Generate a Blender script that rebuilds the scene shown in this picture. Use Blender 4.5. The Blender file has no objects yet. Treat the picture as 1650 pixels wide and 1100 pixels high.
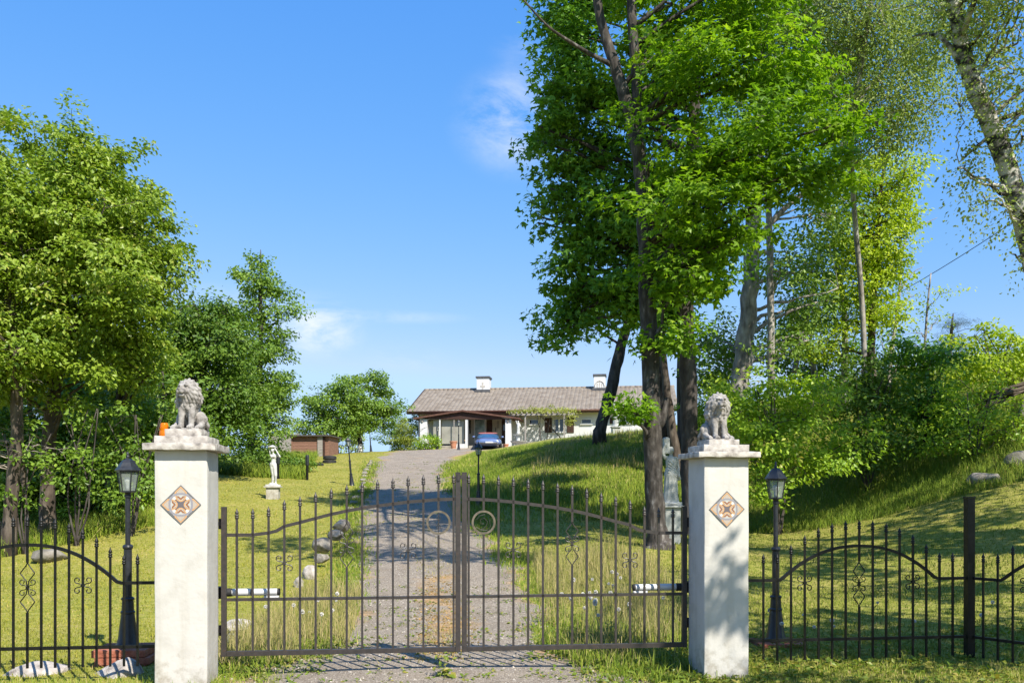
import bpy, bmesh, math, random
import numpy as np
from mathutils import Vector, Matrix
R = math.radians
C = bpy.context.scene.collection
SC = bpy.context.scene
rng = np.random.default_rng(7)
random.seed(7)
CAMZ, F = 1.5, 1450.0
def at(px, py, Y):
    return Vector(((px-825)/F*Y, Y, CAMZ+(800-py)/F*Y))

# ------------------------------------------------------------ materials
def nt(m): return m.node_tree.nodes, m.node_tree.links
def ramp_node(N, stops):
    r = N.new('ShaderNodeValToRGB'); e = r.color_ramp.elements
    while len(e) < len(stops): e.new(.5)
    for k, (p, c) in enumerate(stops):
        e[k].position = p; e[k].color = (*c, 1)
    return r
def mk(name, stops, scale=8, rough=.7, bump=0, bscale=None, spec=.35, metal=0, detail=6, coord='Object', stretch=(1,1,1), rough2=None, coat=0):
    """noise-mottled principled material; stops = colour ramp over the noise"""
    m = bpy.data.materials.new(name); m.use_nodes = True
    N, L = nt(m); b = N['Principled BSDF']
    tc = N.new('ShaderNodeTexCoord'); mp = N.new('ShaderNodeMapping'); mp.inputs['Scale'].default_value = stretch
    L.new(tc.outputs[coord], mp.inputs[0])
    n = N.new('ShaderNodeTexNoise'); n.inputs['Scale'].default_value = scale; n.inputs['Detail'].default_value = detail
    L.new(mp.outputs[0], n.inputs[0])
    if len(stops) == 1: stops = [(0, stops[0]), (1, stops[0])]
    elif not isinstance(stops[0][1], (tuple, list)): stops = [(.3+.4*k/(len(stops)-1), s) for k, s in enumerate(stops)]
    r = ramp_node(N, stops); L.new(n.outputs[0], r.inputs[0]); L.new(r.outputs[0], b.inputs['Base Color'])
    b.inputs['Roughness'].default_value = rough; b.inputs['Specular IOR Level'].default_value = spec; b.inputs['Metallic'].default_value = metal
    b.inputs['Coat Weight'].default_value = coat
    if rough2 is not None:
        mr = N.new('ShaderNodeMapRange'); mr.inputs[3].default_value = rough; mr.inputs[4].default_value = rough2
        L.new(n.outputs[0], mr.inputs[0]); L.new(mr.outputs[0], b.inputs['Roughness'])
    if bump:
        n2 = N.new('ShaderNodeTexNoise'); n2.inputs['Scale'].default_value = bscale or scale*4; n2.inputs['Detail'].default_value = 5
        L.new(mp.outputs[0], n2.inputs[0])
        bp = N.new('ShaderNodeBump'); bp.inputs['Strength'].default_value = bump; bp.inputs['Distance'].default_value = .02
        L.new(n2.outputs[0], bp.inputs['Height']); L.new(bp.outputs[0], b.inputs['Normal'])
    return m
def leafmat(name, stops, trans=.42, rough=.42, spec=.35, up=0):
    """per-leaf colour from the 'rnd' face attribute, diffuse + translucent"""
    m = bpy.data.materials.new(name); m.use_nodes = True
    N, L = nt(m); b = N['Principled BSDF']
    a = N.new('ShaderNodeAttribute'); a.attribute_name = 'rnd'
    r = ramp_node(N, stops); L.new(a.outputs['Fac'], r.inputs[0]); L.new(r.outputs[0], b.inputs['Base Color'])
    b.inputs['Roughness'].default_value = rough; b.inputs['Specular IOR Level'].default_value = spec
    t = N.new('ShaderNodeBsdfTranslucent')
    h = N.new('ShaderNodeMixRGB'); h.blend_type = 'MULTIPLY'; h.inputs[0].default_value = 1; h.inputs[2].default_value = (1.25, 1.3, .55, 1)
    L.new(r.outputs[0], h.inputs[1]); L.new(h.outputs[0], t.inputs[0])
    if up:   # a blade of turf stands for many bent ones: its normal leans to the sky
        g = N.new('ShaderNodeNewGeometry'); q = N.new('ShaderNodeVectorMath'); q.operation = 'MULTIPLY_ADD'; q.inputs[1].default_value = (1-up,)*3; q.inputs[2].default_value = (0, 0, up)
        u = N.new('ShaderNodeVectorMath'); u.operation = 'NORMALIZE'; L.new(g.outputs['Normal'], q.inputs[0]); L.new(q.outputs[0], u.inputs[0]); L.new(u.outputs[0], b.inputs['Normal']); L.new(u.outputs[0], t.inputs['Normal'])
    mx = N.new('ShaderNodeMixShader'); mx.inputs[0].default_value = trans
    L.new(b.outputs[0], mx.inputs[1]); L.new(t.outputs[0], mx.inputs[2]); L.new(mx.outputs[0], N['Material Output'].inputs[0])
    return m

M = {}
def plastermat():
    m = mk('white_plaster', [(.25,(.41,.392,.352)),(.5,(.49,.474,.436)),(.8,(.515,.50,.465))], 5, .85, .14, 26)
    N, L = nt(m); b = N['Principled BSDF']; src = b.inputs['Base Color'].links[0].from_socket
    tc = N.new('ShaderNodeTexCoord'); mp = N.new('ShaderNodeMapping'); mp.inputs['Scale'].default_value = (14, 14, .9); L.new(tc.outputs['Object'], mp.inputs[0])
    n = N.new('ShaderNodeTexNoise'); n.inputs['Scale'].default_value = 1; n.inputs['Detail'].default_value = 7; L.new(mp.outputs[0], n.inputs[0])
    r = ramp_node(N, [(.52,(1,1,1)),(.72,(.80,.77,.70))]); L.new(n.outputs[0], r.inputs[0])
    m1 = N.new('ShaderNodeMixRGB'); m1.blend_type = 'MULTIPLY'; m1.inputs[0].default_value = .4; L.new(src, m1.inputs[1]); L.new(r.outputs[0], m1.inputs[2])
    n2 = N.new('ShaderNodeTexNoise'); n2.inputs['Scale'].default_value = 9; n2.inputs['Detail'].default_value = 9; n2.inputs['Roughness'].default_value = .7; L.new(tc.outputs['Object'], n2.inputs[0])
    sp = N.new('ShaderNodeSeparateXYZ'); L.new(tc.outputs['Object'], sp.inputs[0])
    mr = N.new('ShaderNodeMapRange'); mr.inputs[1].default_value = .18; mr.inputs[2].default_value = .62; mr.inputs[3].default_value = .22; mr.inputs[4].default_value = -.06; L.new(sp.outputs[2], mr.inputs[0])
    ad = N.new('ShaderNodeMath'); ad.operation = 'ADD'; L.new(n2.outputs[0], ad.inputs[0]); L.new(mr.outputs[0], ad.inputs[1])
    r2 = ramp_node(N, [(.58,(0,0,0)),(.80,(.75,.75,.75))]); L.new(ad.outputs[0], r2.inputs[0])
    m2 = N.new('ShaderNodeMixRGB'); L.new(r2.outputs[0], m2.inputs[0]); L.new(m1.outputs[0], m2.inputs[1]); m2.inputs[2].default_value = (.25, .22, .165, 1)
    L.new(m2.outputs[0], b.inputs['Base Color']); return m
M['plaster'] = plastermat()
M['cap'] = mk('weathered_cast_stone', [(.3,(0.168,0.152,0.138)),(.42,(0.336,0.304,0.273)),(.6,(0.493,0.462,0.420)),(.85,(0.567,0.536,0.493))], 14, .9, .22, 70)
M['lionstone'] = mk('lichen_grey_stone', [(.3,(0.110,0.101,0.092)),(.45,(0.248,0.230,0.212)),(.62,(0.349,0.330,0.308)),(.85,(0.441,0.422,0.395))], 16, .9, .3, 90)
M['statue'] = mk('white_painted_stone', [(.3,(0.426,0.426,0.410)),(.6,(0.558,0.558,0.541))], 9, .6, .15, 40)
M['greystatue'] = mk('pale_grey_stone', [(.3,(0.299,0.309,0.294)),(.65,(0.469,0.480,0.452))], 9, .7, .2, 40)
M['gate'] = mk('brown_grey_gate_paint', [(.35,(0.029,0.025,0.022)),(.62,(0.042,0.035,0.032)),(.70,(0.052,0.034,0.022))], 30, .42, .05, 120, spec=.5)
M['black'] = mk('black_iron_paint', [(.35,(0.004,0.004,0.004)),(.65,(0.009,0.009,0.008))], 26, .42, .06, 120, spec=.3)
M['lampmetal'] = mk('black_lamp_metal', [(.35,(0.013,0.014,0.017)),(.65,(0.026,0.028,0.033))], 20, .35, .05, 90, spec=.5)
M['ringgold'] = mk('weathered_brass', [(.35,(0.075,0.064,0.045)),(.65,(0.143,0.120,0.086))], 30, .5, .05)
M['motor'] = mk('white_motor_enamel', [(.35,(0.558,0.574,0.590)),(.65,(0.600,0.600,0.600))], 12, .3, 0, spec=.5)
M['rubber'] = mk('black_rubber', [(.35,(.018,.018,.019)),(.65,(.035,.035,.036))], 20, .75, .2)
M['brick'] = mk('red_brick', [(.3,(0.224,0.064,0.040)),(.5,(0.336,0.112,0.064)),(.75,(0.416,0.192,0.136))], 9, .9, .5, 50)
M['rock'] = mk('grey_granite', [(.3,(0.090,0.080,0.070)),(.44,(0.189,0.168,0.143)),(.58,(0.271,0.246,0.213)),(.8,(0.377,0.344,0.295))], 9, .9, .6, 45)
M['palerock'] = mk('pale_pink_granite', [(.3,(0.180,0.156,0.131)),(.44,(0.344,0.307,0.271)),(.58,(0.443,0.402,0.361)),(.8,(0.508,0.476,0.435))], 11, .9, .6, 60)
M['darkrock'] = mk('dark_mossy_rock', [(.3,(.10,.10,.07)),(.5,(.20,.18,.15)),(.75,(.32,.30,.27))], 4, .95, .7, 25)
M['bark'] = mk('grey_brown_bark', [(.3,(0.025,0.021,0.018)),(.5,(0.057,0.049,0.043)),(.62,(0.098,0.086,0.078)),(.72,(0.230,0.217,0.201))], 13, .95, 1, 24, stretch=(1,1,.35))
M['darkbark'] = mk('dark_bark', [(.3,(.025,.021,.019)),(.5,(.058,.048,.042)),(.75,(.11,.10,.09))], 9, .95, 1, 24, stretch=(1,1,.3))
M['redbark'] = mk('warm_brown_bark', [(.3,(.035,.027,.021)),(.5,(.085,.066,.052)),(.75,(.16,.135,.11))], 9, .95, 1, 24, stretch=(1,1,.3))
M['palebark'] = mk('pale_grey_bark', [(.3,(0.087,0.077,0.068)),(.45,(0.217,0.196,0.174)),(.65,(0.377,0.348,0.312)),(.8,(0.522,0.493,0.450))], 7, .95, .9, 20, stretch=(1,1,.4))
M['birchbark'] = mk('white_birch_bark', [(.38,(.02,.019,.017)),(.47,(.14,.13,.115)),(.54,(.36,.345,.315)),(.75,(.54,.52,.48))], 5, .8, .6, 14, stretch=(1,1,2.0))
M['deadtwig'] = mk('pale_dead_twig', [(.35,(.20,.17,.14)),(.65,(.36,.32,.28))], 9, .9)
M['brownwood'] = mk('dark_brown_timber', [(.3,(.030,.014,.010)),(.7,(.060,.028,.019))], 6, .7, .2, 30, stretch=(1,1,6))
M['fascia'] = mk('red_brown_timber', [(.3,(0.082,0.037,0.026)),(.7,(0.136,0.065,0.044))], 6, .7, .2)
M['shedwood'] = mk('brown_stained_boards', [(.3,(.15,.075,.05)),(.7,(.27,.15,.105))], 5, .8, .3, 30, stretch=(1,1,8))
M['shedroof'] = mk('weathered_roof_felt', [(.3,(.05,.045,.04)),(.7,(.10,.09,.08))], 5, .9)
M['greywood'] = mk('grey_weathered_timber', [(.3,(.18,.165,.15)),(.7,(.36,.33,.30))], 5, .85, .3, 30, stretch=(1,1,6))
M['tan'] = mk('tan_wicker', [(.3,(.32,.20,.10)),(.7,(.50,.33,.17))], 30, .8, .3)
M['housewall'] = mk('white_house_render', [(.3,(.545,.55,.555)),(.7,(.60,.605,.61))], 1.2, .9, .15, 20)
M['creamwall'] = mk('cream_porch_wall', [(.3,(0.426,0.385,0.303)),(.7,(0.492,0.451,0.369))], 1.2, .9, .1, 20)
M['whitepaint'] = mk('white_gloss_paint', [(.3,(0.600,0.600,0.590)),(.7,(0.600,0.600,0.600))], 4, .4)
M['chimcap'] = mk('dark_chimney_metal', [(.3,(.05,.05,.055)),(.7,(.09,.09,.095))], 4, .5)
M['glassdark'] = mk('dark_window_glass', [(.4,(.012,.016,.018)),(.6,(.03,.035,.037))], 1.5, .05, 0, spec=.8)
M['screen'] = mk('porch_wind_screen', [(.35,(.26,.25,.21)),(.65,(.34,.33,.28))], 1.4, .25, 0, spec=.5)
M['doorglass'] = mk('pale_blue_door_glass', [(.35,(.15,.22,.24)),(.65,(.36,.44,.46))], 3, .1, 0, spec=.7)
M['curtain'] = mk('pale_curtain', [(.35,(.55,.52,.46)),(.65,(.68,.65,.6))], 4, .9)
M['carblue'] = mk('metallic_blue_car_paint', [(.3,(0.109,0.160,0.319)),(.7,(0.152,0.217,0.406))], 2, .28, 0, spec=.5, metal=.35, coat=.6)
M['carglass'] = mk('car_window_glass', [(.3,(.02,.06,.12)),(.7,(.04,.10,.18))], 2, .05, 0, spec=.8)
M['carred'] = mk('red_car_roof', [(.3,(.30,.085,.07)),(.7,(.36,.12,.10))], 8, .7)  # red tone covering the whole car roof
M['lampglass'] = mk('headlamp_glass', [(.3,(.05,.05,.06)),(.7,(.12,.10,.10))], 8, .1)
M['terracotta'] = mk('terracotta', [(.3,(.42,.18,.10)),(.7,(.52,.25,.15))], 8, .85, .1)
M['steel'] = mk('bare_wheel_steel', [(.3,(.40,.40,.41)),(.7,(.55,.55,.56))], 8, .35, metal=.8)
M['cable'] = mk('dark_cable', [(.05,.07,.08)], 5, .6)
M['limewash'] = mk('lime_washed_trunk', [(.3,(.55,.52,.47)),(.7,(.72,.70,.66))], 8, .9, .3)
M['paving'] = mk('pale_paving', [(.3,(.28,.25,.21)),(.7,(.44,.40,.35))], 3, .9, .3)
M['dandy'] = mk('dandelion_down', [(.3,(.62,.60,.54)),(.7,(.80,.78,.73))], 60, .95)
M['yellow'] = mk('yellow_petal', [(.3,(.65,.45,.02)),(.7,(.8,.6,.04))], 30, .7)
M['stem'] = mk('green_stem', [(.3,(.12,.16,.04)),(.7,(.20,.22,.08))], 30, .7)
M['dead_grass'] = mk('dry_roots', [(.3,(.05,.04,.028)),(.7,(.14,.11,.08))], 9, .95, .5)

def glassmat(name, col, rough=.03, trans=.6):
    m = bpy.data.materials.new(name); m.use_nodes = True
    N, L = nt(m); out = N['Material Output']; b = N['Principled BSDF']
    b.inputs['Base Color'].default_value = (*col, 1); b.inputs['Roughness'].default_value = rough
    n = N.new('ShaderNodeTexNoise'); n.inputs['Scale'].default_value = 9
    t = N.new('ShaderNodeBsdfTransparent'); t.inputs[0].default_value = (.93, .95, .93, 1)
    mr = N.new('ShaderNodeMapRange'); mr.inputs[3].default_value = max(0, trans-.08); mr.inputs[4].default_value = trans+.08
    mx = N.new('ShaderNodeMixShader'); L.new(n.outputs[0], mr.inputs[0]); L.new(mr.outputs[0], mx.inputs[0])
    L.new(b.outputs[0], mx.inputs[1]); L.new(t.outputs[0], mx.inputs[2]); L.new(mx.outputs[0], out.inputs[0])
    return m
M['lantern'] = glassmat('lantern_glass', (.32,.36,.33), .04, .55)
M['bulb'] = mk('white_bulb', [(.72,.73,.74)], 5, .3)
def ambermat():
    m = bpy.data.materials.new('amber_plastic'); m.use_nodes = True
    N, L = nt(m); b = N['Principled BSDF']
    n = N.new('ShaderNodeTexNoise'); n.inputs['Scale'].default_value = 30
    r = ramp_node(N, [(.3,(.80,.20,.005)),(.7,(.95,.34,.01))]); L.new(n.outputs[0], r.inputs[0]); L.new(r.outputs[0], b.inputs['Base Color'])
    b.inputs['Roughness'].default_value = .15
    t = N.new('ShaderNodeBsdfTranslucent'); L.new(r.outputs[0], t.inputs[0])
    mx = N.new('ShaderNodeMixShader'); mx.inputs[0].default_value = .45
    L.new(b.outputs[0], mx.inputs[1]); L.new(t.outputs[0], mx.inputs[2]); L.new(mx.outputs[0], N['Material Output'].inputs[0])
    return m
M['amber'] = ambermat()
def attrcolor(name, rough=.35):
    m = bpy.data.materials.new(name); m.use_nodes = True
    N, L = nt(m); b = N['Principled BSDF']
    a = N.new('ShaderNodeAttribute'); a.attribute_name = 'glaze'
    n = N.new('ShaderNodeTexNoise'); n.inputs['Scale'].default_value = 60
    mx = N.new('ShaderNodeMixRGB'); mx.blend_type = 'MULTIPLY'; mx.inputs[0].default_value = .35
    L.new(a.outputs['Color'], mx.inputs[1]); L.new(n.outputs[0], mx.inputs[2]); L.new(mx.outputs[0], b.inputs['Base Color'])
    b.inputs['Roughness'].default_value = rough
    return m
M['tile'] = attrcolor('glazed_mosaic')

def tilesroof():
    m = bpy.data.materials.new('clay_pantiles'); m.use_nodes = True
    N, L = nt(m); b = N['Principled BSDF']
    tc = N.new('ShaderNodeTexCoord')
    n = N.new('ShaderNodeTexNoise'); n.inputs['Scale'].default_value = 1.3; n.inputs['Detail'].default_value = 8
    L.new(tc.outputs['Object'], n.inputs[0])
    bt = N.new('ShaderNodeTexWhiteNoise'); bt.noise_dimensions = '3D'
    mp = N.new('ShaderNodeVectorMath'); mp.operation = 'MULTIPLY'; mp.inputs[1].default_value = (1/.30, 1/.345, 0)
    fl = N.new('ShaderNodeVectorMath'); fl.operation = 'FLOOR'
    L.new(tc.outputs['Object'], mp.inputs[0]); L.new(mp.outputs[0], fl.inputs[0]); L.new(fl.outputs[0], bt.inputs[0])
    mxv = N.new('ShaderNodeMath'); mxv.operation = 'MULTIPLY_ADD'; mxv.inputs[1].default_value = .3
    L.new(bt.outputs[0], mxv.inputs[0])
    sc = N.new('ShaderNodeMath'); sc.operation = 'MULTIPLY'; sc.inputs[1].default_value = .75; L.new(n.outputs[0], sc.inputs[0]); L.new(sc.outputs[0], mxv.inputs[2])
    r = ramp_node(N, [(.25,(.165,.132,.100)),(.5,(.215,.178,.140)),(.75,(.265,.228,.186))]); L.new(mxv.outputs[0], r.inputs[0])
    L.new(r.outputs[0], b.inputs['Base Color']); b.inputs['Roughness'].default_value = .85
    return m
M['pantile'] = tilesroof()

def groundmat():
    m = bpy.data.materials.new('meadow_soil'); m.use_nodes = True
    N, L = nt(m); b = N['Principled BSDF']
    g = N.new('ShaderNodeNewGeometry')
    def noise(s, d=6):
        n = N.new('ShaderNodeTexNoise'); n.inputs['Scale'].default_value = s; n.inputs['Detail'].default_value = d; L.new(g.outputs['Position'], n.inputs[0]); return n
    a, c, d = noise(.8, 7), noise(9, 8), noise(60, 4)
    r1 = ramp_node(N, [(.3,(.17,.20,.03)),(.5,(.25,.25,.045)),(.72,(.34,.28,.09))]); L.new(a.outputs[0], r1.inputs[0])
    r2 = ramp_node(N, [(.32,(.12,.14,.022)),(.5,(.27,.265,.055)),(.70,(.38,.30,.13))]); L.new(c.outputs[0], r2.inputs[0])
    mx = N.new('ShaderNodeMixRGB'); mx.inputs[0].default_value = .55; L.new(r1.outputs[0], mx.inputs[1]); L.new(r2.outputs[0], mx.inputs[2])
    r3 = ramp_node(N, [(.3,(.62,.62,.58)),(.7,(1.25,1.25,1.2))]); L.new(d.outputs[0], r3.inputs[0])
    m2 = N.new('ShaderNodeMixRGB'); m2.blend_type = 'MULTIPLY'; m2.inputs[0].default_value = .8; L.new(mx.outputs[0], m2.inputs[1]); L.new(r3.outputs[0], m2.inputs[2])
    L.new(m2.outputs[0], b.inputs['Base Color']); b.inputs['Roughness'].default_value = .95; b.inputs['Specular IOR Level'].default_value = .15
    bp = N.new('ShaderNodeBump'); bp.inputs['Strength'].default_value = .8; bp.inputs['Distance'].default_value = .03; L.new(c.outputs[0], bp.inputs['Height']); L.new(bp.outputs[0], b.inputs['Normal'])
    return m
M['ground'] = groundmat()
def gravelmat():
    m = bpy.data.materials.new('grey_gravel'); m.use_nodes = True
    N, L = nt(m); b = N['Principled BSDF']
    g = N.new('ShaderNodeNewGeometry')
    v = N.new('ShaderNodeTexVoronoi'); v.inputs['Scale'].default_value = 105; L.new(g.outputs['Position'], v.inputs[0])
    sep = N.new('ShaderNodeSeparateColor'); L.new(v.outputs['Color'], sep.inputs[0])
    r = ramp_node(N, [(.0,(.15,.122,.093)),(.35,(.23,.192,.152)),(.7,(.29,.243,.193)),(.92,(.44,.385,.315))]); L.new(sep.outputs[0], r.inputs[0])
    n = N.new('ShaderNodeTexNoise'); n.inputs['Scale'].default_value = .9; n.inputs['Detail'].default_value = 9; n.inputs['Roughness'].default_value = .65; L.new(g.outputs['Position'], n.inputs[0])
    at_ = N.new('ShaderNodeAttribute'); at_.attribute_name = 'wear'
    ad = N.new('ShaderNodeMath'); ad.operation = 'ADD'; L.new(n.outputs[0], ad.inputs[0]); L.new(at_.outputs['Fac'], ad.inputs[1])
    rr = ramp_node(N, [(.62,(0,0,0)),(.80,(1,1,1))]); L.new(ad.outputs[0], rr.inputs[0])
    n2 = N.new('ShaderNodeTexNoise'); n2.inputs['Scale'].default_value = 14; n2.inputs['Detail'].default_value = 8; L.new(g.outputs['Position'], n2.inputs[0])
    dirt = ramp_node(N, [(.3,(.22,.17,.09)),(.5,(.36,.235,.12)),(.7,(.46,.31,.17))]); L.new(n2.outputs[0], dirt.inputs[0])
    mx = N.new('ShaderNodeMixRGB'); L.new(rr.outputs[0], mx.inputs[0]); L.new(r.outputs[0], mx.inputs[1]); L.new(dirt.outputs[0], mx.inputs[2])
    n3 = N.new('ShaderNodeTexNoise'); n3.inputs['Scale'].default_value = 1.6; n3.inputs['Detail'].default_value = 7; n3.inputs['Roughness'].default_value = .6; L.new(g.outputs['Position'], n3.inputs[0])
    r3 = ramp_node(N, [(.32,(.86,.84,.80)),(.5,(1,1,1)),(.68,(1.10,1.09,1.06))]); L.new(n3.outputs[0], r3.inputs[0])
    m3 = N.new('ShaderNodeMixRGB'); m3.blend_type = 'MULTIPLY'; m3.inputs[0].default_value = 1; L.new(mx.outputs[0], m3.inputs[1]); L.new(r3.outputs[0], m3.inputs[2]); mx = m3
    L.new(mx.outputs[0], b.inputs['Base Color']); b.inputs['Roughness'].default_value = .92; b.inputs['Specular IOR Level'].default_value = .2
    bp = N.new('ShaderNodeBump'); bp.inputs['Strength'].default_value = .7; bp.inputs['Distance'].default_value = .012; L.new(v.outputs['Distance'], bp.inputs['Height']); bp.invert = True; L.new(bp.outputs[0], b.inputs['Normal'])
    return m
M['gravel'] = gravelmat()

# leaves: stops over a per-leaf random value
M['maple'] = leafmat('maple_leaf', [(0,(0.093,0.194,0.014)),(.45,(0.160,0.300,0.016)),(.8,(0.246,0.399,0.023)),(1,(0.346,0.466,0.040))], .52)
M['mapledark'] = leafmat('shaded_side_maple_leaf', [(0,(0.080,0.186,0.020)),(.5,(0.130,0.282,0.028)),(1,(0.230,0.419,0.042))], .32)  # maple leaf again in darker green, shade put into the colour
M['aspen'] = leafmat('yellow_green_leaf', [(0,(0.118,0.196,0.020)),(.5,(0.224,0.325,0.034)),(.85,(0.336,0.426,0.062)),(1,(0.448,0.426,0.112))], .38, .38)
M['mid'] = leafmat('mid_green_leaf', [(0,(0.096,0.180,0.025)),(.5,(0.166,0.277,0.035)),(1,(0.277,0.388,0.055))], .36)
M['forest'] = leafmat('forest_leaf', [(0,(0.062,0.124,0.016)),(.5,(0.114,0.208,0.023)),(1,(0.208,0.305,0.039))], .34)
M['lime'] = leafmat('lime_leaf', [(0,(0.218,0.320,0.021)),(.5,(0.364,0.480,0.029)),(1,(0.524,0.582,0.058))], .45)
M['birch'] = leafmat('birch_leaf', [(0,(0.160,0.226,0.058)),(.5,(0.262,0.342,0.095)),(1,(0.408,0.466,0.160))], .40, .5, .2)
M['shrub'] = leafmat('shrub_leaf', [(0,(0.142,0.259,0.023)),(.5,(0.275,0.425,0.033)),(.9,(0.433,0.549,0.050)),(1,(0.532,0.433,0.133))], .40)
M['pine'] = leafmat('pine_needle', [(0,(.030,.055,.03)),(1,(.07,.10,.055))], .2)
M['conifer'] = leafmat('golden_conifer', [(0,(.14,.20,.02)),(1,(.30,.34,.05))], .3)
M['vine'] = leafmat('vine_leaf', [(0,(0.234,0.273,0.052)),(1,(0.468,0.468,0.130))], .4)
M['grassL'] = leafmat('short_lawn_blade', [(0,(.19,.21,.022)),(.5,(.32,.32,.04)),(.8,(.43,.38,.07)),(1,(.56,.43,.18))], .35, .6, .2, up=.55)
M['grassR'] = leafmat('green_lawn_blade', [(0,(.13,.18,.02)),(.5,(.22,.26,.03)),(.85,(.32,.31,.06)),(1,(.46,.38,.16))], .38, .6, .2, up=.55)  # right lawn, naturally greener than the left
M['grassT'] = leafmat('tall_grass_blade', [(0,(0.138,0.218,0.018)),(.5,(0.230,0.316,0.029)),(.85,(0.356,0.391,0.057)),(1,(0.575,0.483,0.207))], .42, .55, .25, up=.5)
M['drygrass'] = leafmat('seeding_grass_blade', [(0,(.17,.20,.04)),(.5,(.30,.28,.09)),(1,(.50,.40,.20))], .40, .6, .2, up=.4)
M['weed'] = leafmat('weed_leaf', [(0,(.11,.18,.02)),(.6,(.20,.26,.03)),(1,(.34,.28,.06))], .35)
M['orangeweed'] = leafmat('dry_orange_moss', [(0,(.24,.17,.05)),(.5,(.40,.25,.09)),(1,(.52,.35,.15))], .3, .8, .1)

# ------------------------------------------------------------ mesh helpers
def mesh_np(name, V, faces_flat, totals, mat, parent=None, rnd=None, smooth=False, link=True):
    V = np.asarray(V, np.float32); faces_flat = np.asarray(faces_flat, np.int32).ravel(); totals = np.asarray(totals, np.int32)
    me = bpy.data.meshes.new(name)
    me.vertices.add(len(V)); me.vertices.foreach_set('co', V.ravel())
    me.loops.add(len(faces_flat)); me.loops.foreach_set('vertex_index', faces_flat)
    me.polygons.add(len(totals)); st = np.zeros(len(totals), np.int32); st[1:] = np.cumsum(totals)[:-1]
    me.polygons.foreach_set('loop_start', st)
    try: me.polygons.foreach_set('loop_total', totals)
    except Exception: pass
    if rnd is not None:
        a = me.attributes.new('rnd', 'FLOAT', 'FACE'); a.data.foreach_set('value', np.asarray(rnd, np.float32))
    me.update(calc_edges=True)
    me.polygons.foreach_set('use_smooth', np.full(len(totals), bool(smooth)))
    me.materials.append(mat)
    o = bpy.data.objects.new(name, me)
    if link: C.objects.link(o)
    if parent: o.parent = parent
    return o
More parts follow.
